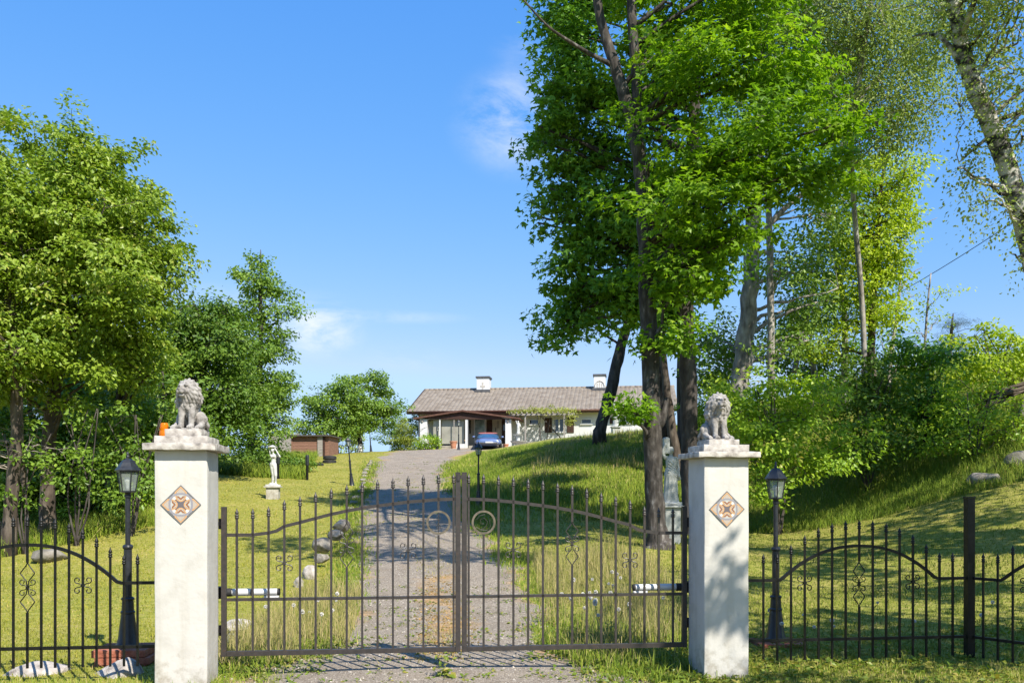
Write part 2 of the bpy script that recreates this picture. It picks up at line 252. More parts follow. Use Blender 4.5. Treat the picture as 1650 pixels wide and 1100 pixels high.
class MB:
    def __init__(s): s.v = []; s.f = []
    def add(s, V, Fs):
        b = len(s.v); s.v += [tuple(p) for p in V]; s.f += [tuple(i+b for i in f) for f in Fs]; return s
    def box(s, a, b, M4=None):
        x0,y0,z0 = a; x1,y1,z1 = b
        V = [(x0,y0,z0),(x1,y0,z0),(x1,y1,z0),(x0,y1,z0),(x0,y0,z1),(x1,y0,z1),(x1,y1,z1),(x0,y1,z1)]
        if M4 is not None: V = [M4 @ Vector(p) for p in V]
        return s.add(V, [(0,3,2,1),(4,5,6,7),(0,1,5,4),(1,2,6,5),(2,3,7,6),(3,0,4,7)])
    def cbox(s, c, size, M4=None):
        return s.box([c[i]-size[i]/2 for i in range(3)], [c[i]+size[i]/2 for i in range(3)], M4)
    def tube(s, pts, rad, n=8, caps=True, sq=None):
        """swept tube; sq=(w,d) sweeps a flat bar instead"""
        pts = [Vector(p) for p in pts]; m = len(pts)
        rad = [rad]*m if not hasattr(rad, '__len__') else rad
        b = len(s.v); up0 = None
        for i, p in enumerate(pts):
            t = (pts[min(i+1, m-1)]-pts[max(i-1, 0)]);
            if t.length < 1e-9: t = Vector((0,0,1))
            t.normalize()
            if up0 is None: up0 = Vector((0,1,0)) if abs(t.y) < .9 else Vector((1,0,0))
            u = (up0-t*up0.dot(t)).normalized(); w = t.cross(u); up0 = u
            if sq:
                for (a, c) in ((-1,-1),(1,-1),(1,1),(-1,1)): s.v.append(tuple(p+w*a*sq[0]/2+u*c*sq[1]/2))
            else:
                for k in range(n):
                    an = 2*math.pi*k/n; s.v.append(tuple(p+(u*math.cos(an)+w*math.sin(an))*rad[i]))
        nn = 4 if sq else n
        for i in range(m-1):
            for k in range(nn):
                s.f.append((b+i*nn+k, b+i*nn+(k+1)%nn, b+(i+1)*nn+(k+1)%nn, b+(i+1)*nn+k))
        if caps:
            s.f.append(tuple(b+k for k in range(nn))[::-1]); s.f.append(tuple(b+(m-1)*nn+k for k in range(nn)))
        return s
    def lathe(s, prof, n=20, c=(0,0,0), caps=True, M4=None, phase=0):
        b = len(s.v)
        for (r, z) in prof:
            for k in range(n):
                a = 2*math.pi*k/n+phase; p = Vector((c[0]+r*math.cos(a), c[1]+r*math.sin(a), c[2]+z))
                s.v.append(tuple(M4 @ p if M4 is not None else p))
        for i in range(len(prof)-1):
            for k in range(n): s.f.append((b+i*n+k, b+i*n+(k+1)%n, b+(i+1)*n+(k+1)%n, b+(i+1)*n+k))
        if caps:
            s.f.append(tuple(b+k for k in range(n))[::-1]); s.f.append(tuple(b+(len(prof)-1)*n+k for k in range(n)))
        return s
    def ell(s, c, r, rot=None, nu=14, nv=9):
        b = len(s.v); c = Vector(c)
        for j in range(nv+1):
            th = math.pi*j/nv
            for k in range(nu):
                a = 2*math.pi*k/nu
                p = Vector((r[0]*math.sin(th)*math.cos(a), r[1]*math.sin(th)*math.sin(a), r[2]*math.cos(th)))
                if rot is not None: p = rot @ p
                s.v.append(tuple(c+p))
        for j in range(nv):
            for k in range(nu): s.f.append((b+j*nu+k, b+(j+1)*nu+k, b+(j+1)*nu+(k+1)%nu, b+j*nu+(k+1)%nu))
        return s
    def cap(s, a, b, ra, rb, n=10):
        """tapered capsule for remeshed bodies"""
        s.tube([a, b], [ra, rb], n); s.ell(a, (ra,)*3, nu=n, nv=6); s.ell(b, (rb,)*3, nu=n, nv=6); return s
    def prism(s, poly, y0, y1):
        """polygon in xz extruded along y"""
        n = len(poly); V = [(x, y0, z) for x, z in poly]+[(x, y1, z) for x, z in poly]
        return s.add(V, [tuple(range(n)), tuple(range(2*n-1, n-1, -1))]+[(i, i+n, (i+1)%n+n, (i+1)%n) for i in range(n)])
    def build(s, name, mat, parent=None, smooth=False, bevel=0, seg=2, auto=None):
        me = bpy.data.meshes.new(name); me.from_pydata(s.v, [], s.f); me.update()
        bm = bmesh.new(); bm.from_mesh(me)
        if bevel:
            bmesh.ops.bevel(bm, geom=[e for e in bm.edges if len(e.link_faces) == 2 and e.calc_face_angle(0) > .6], offset=bevel, segments=seg, affect='EDGES', profile=.6)
        bmesh.ops.recalc_face_normals(bm, faces=bm.faces); bm.to_mesh(me); bm.free()
        if smooth: me.polygons.foreach_set('use_smooth', [True]*len(me.polygons))
        if auto is not None:
            me.polygons.foreach_set('use_smooth', [True]*len(me.polygons)); me.set_sharp_from_angle(angle=auto)
        me.materials.append(mat)
        o = bpy.data.objects.new(name, me); C.objects.link(o)
        if parent: o.parent = parent
        return o
    def remesh(s, voxel, smooth=4):
        """voxel union of the pieces -> one continuous surface (verts, faces)"""
        me = bpy.data.meshes.new('tmp'); me.from_pydata(s.v, [], s.f); me.update()
        bm = bmesh.new(); bm.from_mesh(me); bmesh.ops.recalc_face_normals(bm, faces=bm.faces); bm.to_mesh(me); bm.free()
        o = bpy.data.objects.new('tmp', me); C.objects.link(o)
        m = o.modifiers.new('r', 'REMESH'); m.mode = 'VOXEL'; m.voxel_size = voxel
        if smooth:
            k = o.modifiers.new('s', 'SMOOTH'); k.factor = .5; k.iterations = smooth
        dg = bpy.context.evaluated_depsgraph_get(); ev = o.evaluated_get(dg); em = ev.to_mesh()
        V = np.empty(len(em.vertices)*3, np.float32); em.vertices.foreach_get('co', V)
        Fs = [tuple(p.vertices) for p in em.polygons]
        ev.to_mesh_clear(); bpy.data.objects.remove(o); bpy.data.meshes.remove(me)
        return V.reshape(-1, 3), Fs
def from_vf(name, V, Fs, mat, parent=None, smooth=True):
    me = bpy.data.meshes.new(name); me.from_pydata([tuple(map(float, p)) for p in V], [], Fs); me.update()
    if smooth: me.polygons.foreach_set('use_smooth', [True]*len(me.polygons))
    me.materials.append(mat); o = bpy.data.objects.new(name, me); C.objects.link(o)
    if parent: o.parent = parent
    return o
def tag(o, label=None, cat=None, group=None, kind=None):
    if label: o['label'] = label
    if cat: o['category'] = cat
    if group: o['group'] = group
    if kind: o['kind'] = kind
    return o
def thing(name, label, cat, loc=(0,0,0), rotz=0, group=None):
    o = bpy.data.objects.new(name, None); C.objects.link(o); o.empty_display_size = .1
    o.location = loc; o.rotation_euler = (0, 0, rotz)
    return tag(o, label, cat, group)
def dup(o, parent=None):
    c = o.copy(); C.objects.link(c)
    if parent: c.parent = parent
    for ch in list(o.children): dup(ch, c)
    return c

# ------------------------------------------------------------ terrain
TP = []
def tp(px, py, Y): p = at(px, py, Y); TP.append((p.x, p.y, p.z))
def tw(x, y, z): TP.append((x, y, z))
DRV = [(-3,-.9,-.06,2.2),(3,-.8,-.05,2.2),(7.2,-.78,-.045,1.95),(8.3,-.76,-.045,1.72),(9.2,-.70,-.03,1.24),(12,-.94,.10,1.36),(16,-1.45,.42,1.35),(20,-2.15,.80,1.45),(24,-2.75,1.16,1.45),(30,-3.5,1.75,1.40),(36,-4.2,2.5,1.55),(42,-4.4,3.32,1.9),(48,-3.9,3.95,2.3),(54,-3.0,4.28,3.6),(59,-2.0,4.52,5.0)]
for y, x, z, w in DRV:
    tw(x, y, z); tw(x-w*.9, y, z-.02); tw(x+w*.9, y, z-.02)
for x in (-3.2,-5,2,3,5): tw(x, 7.6, -.06)
for x in (-5,0,5): tw(x, 0, -.06); tw(x, -8, -.05)
for a in [(100,1000,11),(100,950,13.5),(60,900,17),(20,862,20),(430,802,25),(400,768,33),(480,768,34),(530,742,41),(300,940,13),(300,860,18.5),(470,840,21)]: tp(*a)
for a in [(-12,22,1.2),(-20,22,1.9),(-22,10,.8),(-30,35,3),(-16,40,3.2),(-40,70,4),(-12,52,3.9),(-10,64,4.6),(-10,9,.1)]: tw(*a)
for a in [(1000,940,12.5),(1000,880,16),(950,832,21),(900,782,25),(850,748,29.5),(865,729,33),(1000,704,34),(1080,697,34),(780,744,38),(760,776,31),(1200,690,33)]: tp(*a)
for a in [(1250,1066,8.4),(1300,950,13),(1300,898,16),(1300,850,20),(1300,818,22),(1300,765,24),(1320,690,27),(1320,630,33),(1600,960,11),(1600,860,15),(1600,800,17),(1600,768,18.5),(1600,700,21),(1650,625,24),(1480,740,22),(1480,690,25)]: tp(*a)
for a in [(0,62,4.88),(8,61,4.88),(-6,62,4.85),(4,56,4.8),(8,50,4.85),(2,47,4.5),(10,40,5.0),(18,40,6.5),(24,36,7.5),(30,50,8),(12,64,5.0),(0,75,4.8),(-8,75,4.6),(12,75,5),(20,14,1.8),(26,20,3.8),(40,30,7),(50,60,8),(20,4,.4),(0,105,3),(-50,105,1.5),(50,105,5),(-60,0,1),(60,0,3),(-60,50,3),(68,105,6),(-68,105,1)]: tw(*a)
TPa = np.array(TP); _n = len(TPa)
def _phi(r2): return np.where(r2 > 1e-12, .5*r2*np.log(np.maximum(r2, 1e-12)), 0.)
_A = np.zeros((_n+3, _n+3)); _d2 = ((TPa[:,None,:2]-TPa[None,:,:2])**2).sum(-1)
_A[:_n,:_n] = _phi(_d2)+np.eye(_n)*.6; _A[:_n,_n] = 1; _A[:_n,_n+1:] = TPa[:,:2]; _A[_n:,:_n] = _A[:_n,_n:].T
_w = np.linalg.solve(_A, np.r_[TPa[:,2], 0, 0, 0])
_wd = [(rng.uniform(-1,1), rng.uniform(-1,1), rng.uniform(0,6.28)) for _ in range(14)]
def lumps(x, y, s):
    return sum(np.sin((a*x+b*y)*s+c) for a, b, c in _wd)/len(_wd)
def drive_off(x, y):
    ys = [d[0] for d in DRV]; cx = np.interp(y, ys, [d[1] for d in DRV]); w = np.interp(y, ys, [d[3] for d in DRV])
    return (x-cx)/w
def gz(x, y):
    x = np.asarray(x, float); y = np.asarray(y, float); sh = np.broadcast(x, y).shape
    xf = np.broadcast_to(x, sh).ravel(); yf = np.broadcast_to(y, sh).ravel()
    xc = np.clip(xf, -68, 68); yc = np.clip(yf, -10, 105); out = np.empty(len(xf))
    for i in range(0, len(xf), 20000):
        a, b = xc[i:i+20000], yc[i:i+20000]
        d2 = (a[:,None]-TPa[None,:,0])**2+(b[:,None]-TPa[None,:,1])**2
        out[i:i+20000] = _phi(d2) @ _w[:_n]+_w[_n]+_w[_n+1]*a+_w[_n+2]*b
    rough = np.clip(np.abs(drive_off(xf, yf))-1, 0, 1)*np.clip((yf-9)/6, .15, 1)
    out += rough*(.05*lumps(xf, yf, 2.6)+.035*lumps(yf, xf, 6.5))
    far = np.maximum(np.abs(xf)-68, 0)+np.maximum(yf-105, 0)
    out -= np.minimum(far*.05, 14)
    return out.reshape(sh) if sh else float(out[0])
xs = np.r_[-900,-450,-220,-120,np.arange(-70,-20,1.5),np.arange(-20,20,.25),np.arange(20,71,1.5),120,220,450,900]
ys = np.r_[-300,-80,-25,np.arange(-10,45,.25),np.arange(45,106,1.),130,180,300,500,900,1500]
GX, GY = np.meshgrid(xs, ys); GZ = gz(GX, GY)
nx, ny = len(xs), len(ys); idx = np.arange(nx*ny).reshape(ny, nx)
Q = np.stack([idx[:-1,:-1], idx[:-1,1:], idx[1:,1:], idx[1:,:-1]], -1).reshape(-1, 4)
g = mesh_np('ground', np.stack([GX, GY, GZ], -1).reshape(-1, 3), Q, np.full(len(Q), 4), M['ground'], smooth=True); tag(g, kind='structure')
# gravel drive: a sheet just above the ground with ragged edges
yy = np.r_[np.arange(-6, 40, .16), np.arange(40, 61.1, .35)]; nc = 23
V = []
wr = []
for y in yy:
    cx = np.interp(y, [d[0] for d in DRV], [d[1] for d in DRV]); w = np.interp(y, [d[0] for d in DRV], [d[3] for d in DRV])
    l = w*(1+.10*math.sin(y*2.1)+.06*math.sin(y*5.3+1)+.05*math.sin(y*11.7)); r = w*(1+.10*math.sin(y*1.7+2)+.06*math.sin(y*6.1)+.05*math.sin(y*13.1+1))
    for k in range(nc):
        t = k/(nc-1); x = cx-l+(l+r)*t; V.append((x, y)); u = abs(t-.5)*2
        e = (.34 if y < 9 else .26)*max(0, (u-.62)/.38); mid = .26*math.exp(-((t-.52)/.13)**2)*(1 if y < 14.5 else .35)*min(1, max(0, (y-7.6)/1.2)); wr.append(e+mid-.02)
V = np.array(V); z = gz(V[:,0], V[:,1]); tt = (np.arange(len(V))%nc)/(nc-1); z += .012+.016*(1-(2*tt-1)**2)
z[(np.arange(len(V))%nc == 0)|(np.arange(len(V))%nc == nc-1)] -= .03
idx = np.arange(len(V)).reshape(len(yy), nc); Q = np.stack([idx[:-1,:-1], idx[:-1,1:], idx[1:,1:], idx[1:,:-1]], -1).reshape(-1, 4)
d = mesh_np('gravel_driveway', np.c_[V, z], Q, np.full(len(Q), 4), M['gravel'], smooth=True); tag(d, kind='structure')
a = d.data.attributes.new('wear', 'FLOAT', 'POINT'); a.data.foreach_set('value', np.array(wr, np.float32))
# ------------------------------------------------------------ gate line frame
TH = R(6.8); GO = Vector((-.448, 7.92)); EX = Vector((math.cos(TH), math.sin(TH))); EY = Vector((-math.sin(TH), math.cos(TH)))
def gl(s, d=0): p = GO+EX*s+EY*d; return p.x, p.y
FIN = [(.009,0),(.018,.003),(.018,.012),(.011,.016),(.0175,.022),(.0175,.029),(.009,.034),(.0165,.046),(.0150,.054),(.006,.072),(.0015,.090)]
def bar_part(root, x, z0, z1, mat, w=.018, dy=-.004, gap=None):
    mb = MB()
    if gap is not None:
        MB().box((x-w/2, dy-w/2-.002, z0), (x+w/2, dy+w/2+.002, gap[0])).build('lower_bar', mat, root); z0 = gap[1]
    mb.box((x-w/2, dy-w/2-.002, z0), (x+w/2, dy+w/2+.002, z1-.088))
    o = mb.build('bar', mat, root)
    MB().lathe(FIN, 10, (x, dy, z1-.089)).build('finial', mat, o, smooth=True)
    return o
def spiral(cx, cz, sx, sz, x0=.006, q=1.0):
    pts = [(cx+sx*x0, 0, cz), (cx+sx*.018*q, 0, cz+sz*.010*q)]
    for k in range(15):
        t = k/14; a = -math.pi*.40+t*math.pi*1.75; r = .021*q*(1-.6*t)
        pts.append((cx+sx*(.033*q+r*math.cos(a)), 0, cz+sz*(.034*q+r*math.sin(a))))
    return pts
def scroll_part(root, x, z, mat):
    mb = MB()
    for sx in (-1, 1):
        for sz in (-1, 1): mb.tube(spiral(x, z, sx, sz, q=1.32), .0046, 6)
    mb.cbox((x, -.004, z), (.026, .034, .022))
    return mb.build('scroll', mat, root, smooth=False)
def basket_part(root, x, zt, zb, mat):
    h = zt-zb; zc = (zt+zb)/2; mb = MB()
    for sx in (-1, 1):
        for (za, sg) in ((zt, -1), (zb, 1)):
            pts = [(x, 0, za), (x+sx*.012, 0, za+sg*h*.06), (x+sx*.054, 0, za+sg*h*.20), (x+sx*.054, 0, za+sg*h*.225), (x+sx*.010, 0, za+sg*h*.37), (x+sx*.003, 0, za+sg*h*.5)]
            mb.tube(pts, .0048, 6)
        for sz in (-1, 1): mb.tube(spiral(x, zc+sz*.006, sx, sz, .004, 1.2), .0042, 6)
    mb.cbox((x, 0, zc), (.022, .022, .02))
    return mb.build('basket_scroll', mat, root)
GF = [0,0,.055,.24,.345,.46,.573,.667,.743,.807,.86,.918,.953,.988,1.0]
def gate_leaf(side):
    """side -1: hinged on the viewer's left pillar; local x runs from hinge to meeting stile"""
    gx, gy = gl(-2.045 if side < 0 else 2.045); zb = gz(gx, gy)
    root = thing('gate_leaf', 'left leaf of the brown grey driveway gate, hinged on the pillar with the amber beacon' if side < 0 else 'right leaf of the brown grey driveway gate, its hinge stile black in tree shade',
                 'gate', (gx, gy, 0), TH, 'two leaves of the driveway gate')
    sx = 1 if side < 0 else -1; W = 2.039; m = M['gate']
    X = lambda t: sx*t
    def bx(a, b): a = list(a); b = list(b); x0, x1 = sorted((a[0], b[0])); return (x0, a[1], a[2]), (x1, b[1], b[2])
    MB().box(*bx((X(0), -.022, .140), (X(.042), .022, 1.415))).build('hinge_stile', m, root, bevel=.002)
    MB().box(*bx((X(W-.044), -.022, .140), (X(W), .022, 1.71))).build('meeting_stile', m, root, bevel=.002)
    MB().box(*bx((X(.043), -.0205, .142), (X(W-.045), .0205, .184))).build('bottom_rail', m, root, bevel=.002)
    MB().tube([(X(.042), 0, .622), (X(W-.044), 0, .622)], 0, sq=(.024, .030)).build('middle_rail', m, root)
    bxs = [.128+.1322*i for i in range(15)]
    zr = [1.174+.306*f for f in GF]
    pts = [(X(.042), 0, zr[0])]
    for i in range(15):
        pts.append((X(bxs[i]), 0, zr[i]))
        if i < 14:
            zz = (zr[i]+zr[i+1])/2
            if i == 2: zz -= .012
            pts.append((X((bxs[i]+bxs[i+1])/2), 0, zz))
    pts.append((X(W-.044), 0, 1.482))
    MB().tube(pts, 0, sq=(.028, .030)).build('top_rail', m, root)
    for i, x in enumerate(bxs):
        tip = zr[i]+.228
        gap = None
        if i == 7: gap = (.885, 1.275)
        if i == 13: gap = (1.165, 1.385)
        bar_part(root, X(x), .185, tip, m, gap=gap)
    basket_part(root, X(bxs[7]), 1.275, .885, m)
    scroll_part(root, X(bxs[3]), .93, m); scroll_part(root, X(bxs[11]), 1.03, m)
    rg = MB(); n = 40
    for k in range(n):
        a0, a1 = 2*math.pi*k/n, 2*math.pi*(k+1)/n
        c = (X(bxs[13]), 0, 1.275)
        b = len(rg.v)
        for a in (a0, a1):
            for (rr, yy_) in ((.088,-.012),(.106,-.012),(.106,.012),(.088,.012)): rg.v.append((c[0]+rr*math.cos(a), yy_, c[2]+rr*math.sin(a)))
        for k2 in range(4): rg.f.append((b+k2, b+(k2+1)%4, b+4+(k2+1)%4, b+4+k2))
    ring = rg.build('ring', M['ringgold'], root)
    em = MB(); x0 = X(bxs[13])
    if side < 0:
        em.tube([(x0, 0, 1.187), (x0, 0, 1.365)], .004, 6)
        for sz in (-1, 1):
            for s2 in (-1, 1): em.tube([(x0, 0, 1.275+sz*.01), (x0+s2*.018, 0, 1.275+sz*.035), (x0+s2*.012, 0, 1.275+sz*.058), (x0, 0, 1.275+sz*.05)], .0028, 5)
    else:
        em.tube([(x0-.065, 0, 1.235), (x0-.03, 0, 1.21), (x0+.02, 0, 1.235), (x0+.035, 0, 1.28), (x0+.005, 0, 1.315), (x0-.03, 0, 1.295), (x0-.022, 0, 1.262), (x0+.002, 0, 1.262)], .0032, 6)
        em.tube([(x0-.03, 0, 1.21), (x0+.03, 0, 1.205), (x0+.062, 0, 1.24), (x0+.05, 0, 1.30)], .0032, 6)
        em.tube([(x0-.062, 0, 1.30), (x0-.03, 0, 1.335), (x0+.015, 0, 1.345)], .003, 6)
    em.build('emblem', M['gate'], ring)
    for z in (.36, 1.27):
        h = MB(); h.tube([(X(-.016), .008, z-.045), (X(-.016), .008, z+.045)], .011, 8); h.box(*bx((X(-.055), -.006, z-.018), (X(-.001), .006, z+.018)))
        h.build('hinge', M['black'], root)
    if side < 0:
        l = MB(); l.box((W-.002, -.026, 1.655), (W+.018, -.012, 1.69)); l.box((W-.03, -.032, 1.64), (W-.008, -.0225, 1.70)); l.build('latch', M['gate'], root)
    MB().box(*bx((X(W-.046), -.024, 1.7105), (X(W+.001), .024, 1.716))).build('stile_cap', m, root)
    return root
gate_leaf(-1); gate_leaf(1)
def opener(side):
    gx, gy = gl(side*2.06, .095)
    root = thing('gate_opener', 'white ram of the gate opener beside the pillar carrying the amber beacon' if side < 0 else 'white ram of the gate opener beside the shaded black hinge stile of the gate', 'gate opener', (gx, gy, .675), TH+(0 if side < 0 else math.pi), 'gate opener rams')
    def seg(n, x0, x1, r, m, sm=True):
        return MB().tube([(x0, 0, 0), (x0+.004, 0, 0), (x1-.004, 0, 0), (x1, 0, 0)], [r*.9, r, r, r*.9], 16).build(n, m, root, auto=.6)
    seg('rear_band', .0, .085, .036, M['rubber']); seg('housing', .085, .245, .032, M['motor']); seg('middle_band', .245, .268, .0345, M['gate'])
    seg('ram_tube', .268, .468, .030, M['motor']); seg('end_cap', .468, .49, .031, M['rubber'])
    b = MB(); b.cbox((.42, .0, -.040), (.13, .03, .018)); b.cbox((.37, 0, -.052), (.02, .05, .03)); b.cbox((.47, 0, -.052), (.02, .05, .03)); b.build('gate_bracket', M['motor'], root)
    b = MB(); b.box((-.055, -.05, -.05), (.001, .05, .05)); b.build('pillar_bracket', M['black'], root, bevel=.003)
opener(-1); opener(1)

# ------------------------------------------------------------ railings
def rail_prof(k, nh):
    f = 1-(abs(k)/5.75)**2.2
    return max(0, f)
def fence_panel(loc, rz, n, sp, kc, x_lo, x_hi, zflat, ztop, zbot, zfoot, label, skip=()):
    """bars at (k)*sp, k=-n..n about the panel centre; kc: arch scaling in bars"""
    root = thing('iron_fence', label, 'fence', loc, rz, 'black iron railings beside the gate')
    m = M['black']
    zr = lambda x: zflat+(ztop-zflat)*rail_prof(x/sp*7/kc, n)
    NP = 60; pts = [(x_lo+(x_hi-x_lo)*i/NP, 0, zr(x_lo+(x_hi-x_lo)*i/NP)) for i in range(NP+1)]
    MB().tube(pts, 0, sq=(.026, .028)).build('top_rail', m, root)
    MB().tube([(x_lo, 0, zbot), (x_hi, 0, zbot)], 0, sq=(.026, .028)).build('bottom_rail', m, root)
    for k in range(-n, n+1):
        x = k*sp
        if k in skip: continue
        gap = (zbot+.30, zbot+.715) if k == 0 else None
        bar_part(root, x, zfoot, zr(x)+.245, m, w=.016, gap=gap)
    basket_part(root, 0, zbot+.715, zbot+.30, m)
    for k in (-4, 4): scroll_part(root, k*sp, zbot+.52, m)
    return root
x, y = gl(-3.611)
fence_panel((x, y, 0), TH, 8, .11, 8, -1.13, 1.125, .775, 1.10, .238, .075, 'black arched iron fence panel on the left, over the two striped boulders')
x, y = gl(3.697)
fence_panel((x, y, 0), TH, 7, .1325, 7, -1.225, 1.055, .735, 1.045, .185, .0, 'black arched iron fence panel between the right pillar and the tall black post')
px_, py_ = gl(4.795)
AN = -R(54)
q = Vector((px_, py_))+Vector((math.cos(AN), math.sin(AN)))*(1.06)
fence_panel((q.x, q.y, 0), AN, 7, .1325, 7, -1.01, 1.06, .735, 1.045, .185, .0, 'black fence panel turning towards the viewer beyond the tall black post')
def post(x, y, label):
    z = gz(x, y); r = thing('fence_post', label, 'fence post', (x, y, z-.05), TH)
    MB().box((-.036, -.036, 0), (.036, .036, 1.535-z)).build('shaft', M['black'], r, bevel=.003)
    MB().box((-.041, -.041, 1.5355-z), (.041, .041, 1.552-z)).build('cap', M['black'], r, bevel=.004)
post(px_, py_, 'tall square black fence post standing between two fence panels')
# ------------------------------------------------------------ pillars
def tile_mesh(parent, loc, h):
    n = 84; V = []; Fs = []; cols = []
    for j in range(n+1):
        for i in range(n+1):
            a, b = (i/n*2-1), (j/n*2-1); V.append(((a-b)/2*h, 0, (a+b)/2*h))
    def col(x, z):
        r = math.hypot(x, z); grey = (.16,.16,.165); lil = (.30,.29,.32); orange = (.62,.36,.17); tan = (.48,.41,.34); pale = (.50,.50,.47); brick = (.30,.13,.06); white = (.68,.67,.64)
        if abs(x)+abs(z) > .955: return grey
        u, v = (abs(x), abs(z)) if abs(x) > abs(z) else (abs(z), abs(x))
        t = (u-.15)/.80; w = .30*max(0, math.sin(math.pi*min(max(t, 0), 1)))**.45 if 0 < t < 1 else 0
        w = min(w, (.93-u)*1.0)
        if .52 < r+.05*abs(abs(x)-abs(z)) < .63: return lil
        if v < w:
            if v > w-.065 or t < .085 or t > .86: return orange
            if v > w-.10: return (.40,.26,.16)
            if u > .58: return tan
            if .26 < u+v*.0 < .44 and abs(v-(u-.28)) < .055: return brick
            if u < .36 and v < .05: return tan
            return pale
        if r > .63: return grey
        if r < .27: return (.15,.13,.14)
        if r < .37 and v > .16: return (.19,.12,.10)
        return white
    for j in range(n):
        for i in range(n):
            Fs.append((j*(n+1)+i, j*(n+1)+i+1, (j+1)*(n+1)+i+1, (j+1)*(n+1)+i))
            a, b = ((i+.5)/n*2-1), ((j+.5)/n*2-1); cols.append(col((a-b)/2, (a+b)/2))
    mb = MB(); mb.v = [(x, -.0045, z) for x, y, z in V]; mb.f = Fs
    b = len(mb.v); c4 = [0, n, (n+1)*(n+1)-1, (n+1)*n]
    mb.v += [(mb.v[k][0], .0, mb.v[k][2]) for k in c4]
    for k in range(4): mb.f.append((c4[k], b+k, b+(k+1)%4, c4[(k+1)%4])); cols.append((.16,.16,.165))
    me = bpy.data.meshes.new('mosaic_tile'); me.from_pydata(mb.v, [], mb.f); me.update(); me.materials.append(M['tile'])
    at_ = me.attributes.new('glaze', 'FLOAT_COLOR', 'FACE'); at_.data.foreach_set('color', np.array([(*c, 1) for c in cols], np.float32).ravel())
    o = bpy.data.objects.new('mosaic_tile', me); C.objects.link(o); o.parent = parent; o.location = loc
def soft_box(name, a, b, mat, root, jitter, sub, bev):
    """box with slightly uneven hand-made faces"""
    bm = bmesh.new(); mb = MB().box(a, b)
    me = bpy.data.meshes.new(name); me.from_pydata(mb.v, [], mb.f); bm.from_mesh(me)
    bmesh.ops.recalc_face_normals(bm, faces=bm.faces)
    bmesh.ops.bevel(bm, geom=bm.edges[:], offset=bev, segments=2, affect='EDGES', profile=.5)
    bmesh.ops.subdivide_edges(bm, edges=[e for e in bm.edges if e.calc_length() > .05], cuts=sub, use_grid_fill=True)
    for v in bm.verts:
        p = v.co; k = jitter
        v.co += Vector((math.sin(p.z*23+p.y*31), math.sin(p.z*19+p.x*27+2), math.sin(p.x*33+p.y*17)))*k
    bm.to_mesh(me); bm.free(); me.polygons.foreach_set('use_smooth', [True]*len(me.polygons)); me.set_sharp_from_angle(angle=.7); me.materials.append(mat)
    o = bpy.data.objects.new(name, me); C.objects.link(o); o.parent = root; return o
def pillar(s0, w, ztop, caph, label):
    cx, cy = gl(s0+w/2, -.22); z0 = -.25
    r = thing('gate_pillar', label, 'gate pillar', (cx, cy, z0), TH, 'gate pillars')
    H = ztop-z0; hw = w/2; dp = .22
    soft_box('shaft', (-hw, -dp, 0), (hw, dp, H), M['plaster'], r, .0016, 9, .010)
    z = H+.0005
    for nm, ex, h in (('coping_slab', .076, caph[0]), ('lower_step', .004, caph[1]), ('upper_step', -.062, caph[2])):
        soft_box(nm, (-hw-ex, -dp-ex, z), (hw+ex, dp+ex, z+h), M['cap'], r, .0022, 5, .006); z += h+.0005
    tz = {True: 1.437, False: 1.393}[s0 < 0]
    tile_mesh(r, (0, -dp-.003, tz-z0), .158)
    return cx, cy, z0+z
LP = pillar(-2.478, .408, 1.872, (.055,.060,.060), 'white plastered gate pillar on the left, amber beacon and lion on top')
RP = pillar(2.062, .398, 1.838, (.048,.062,.047), 'white plastered gate pillar on the right, tree shadow across its foot')
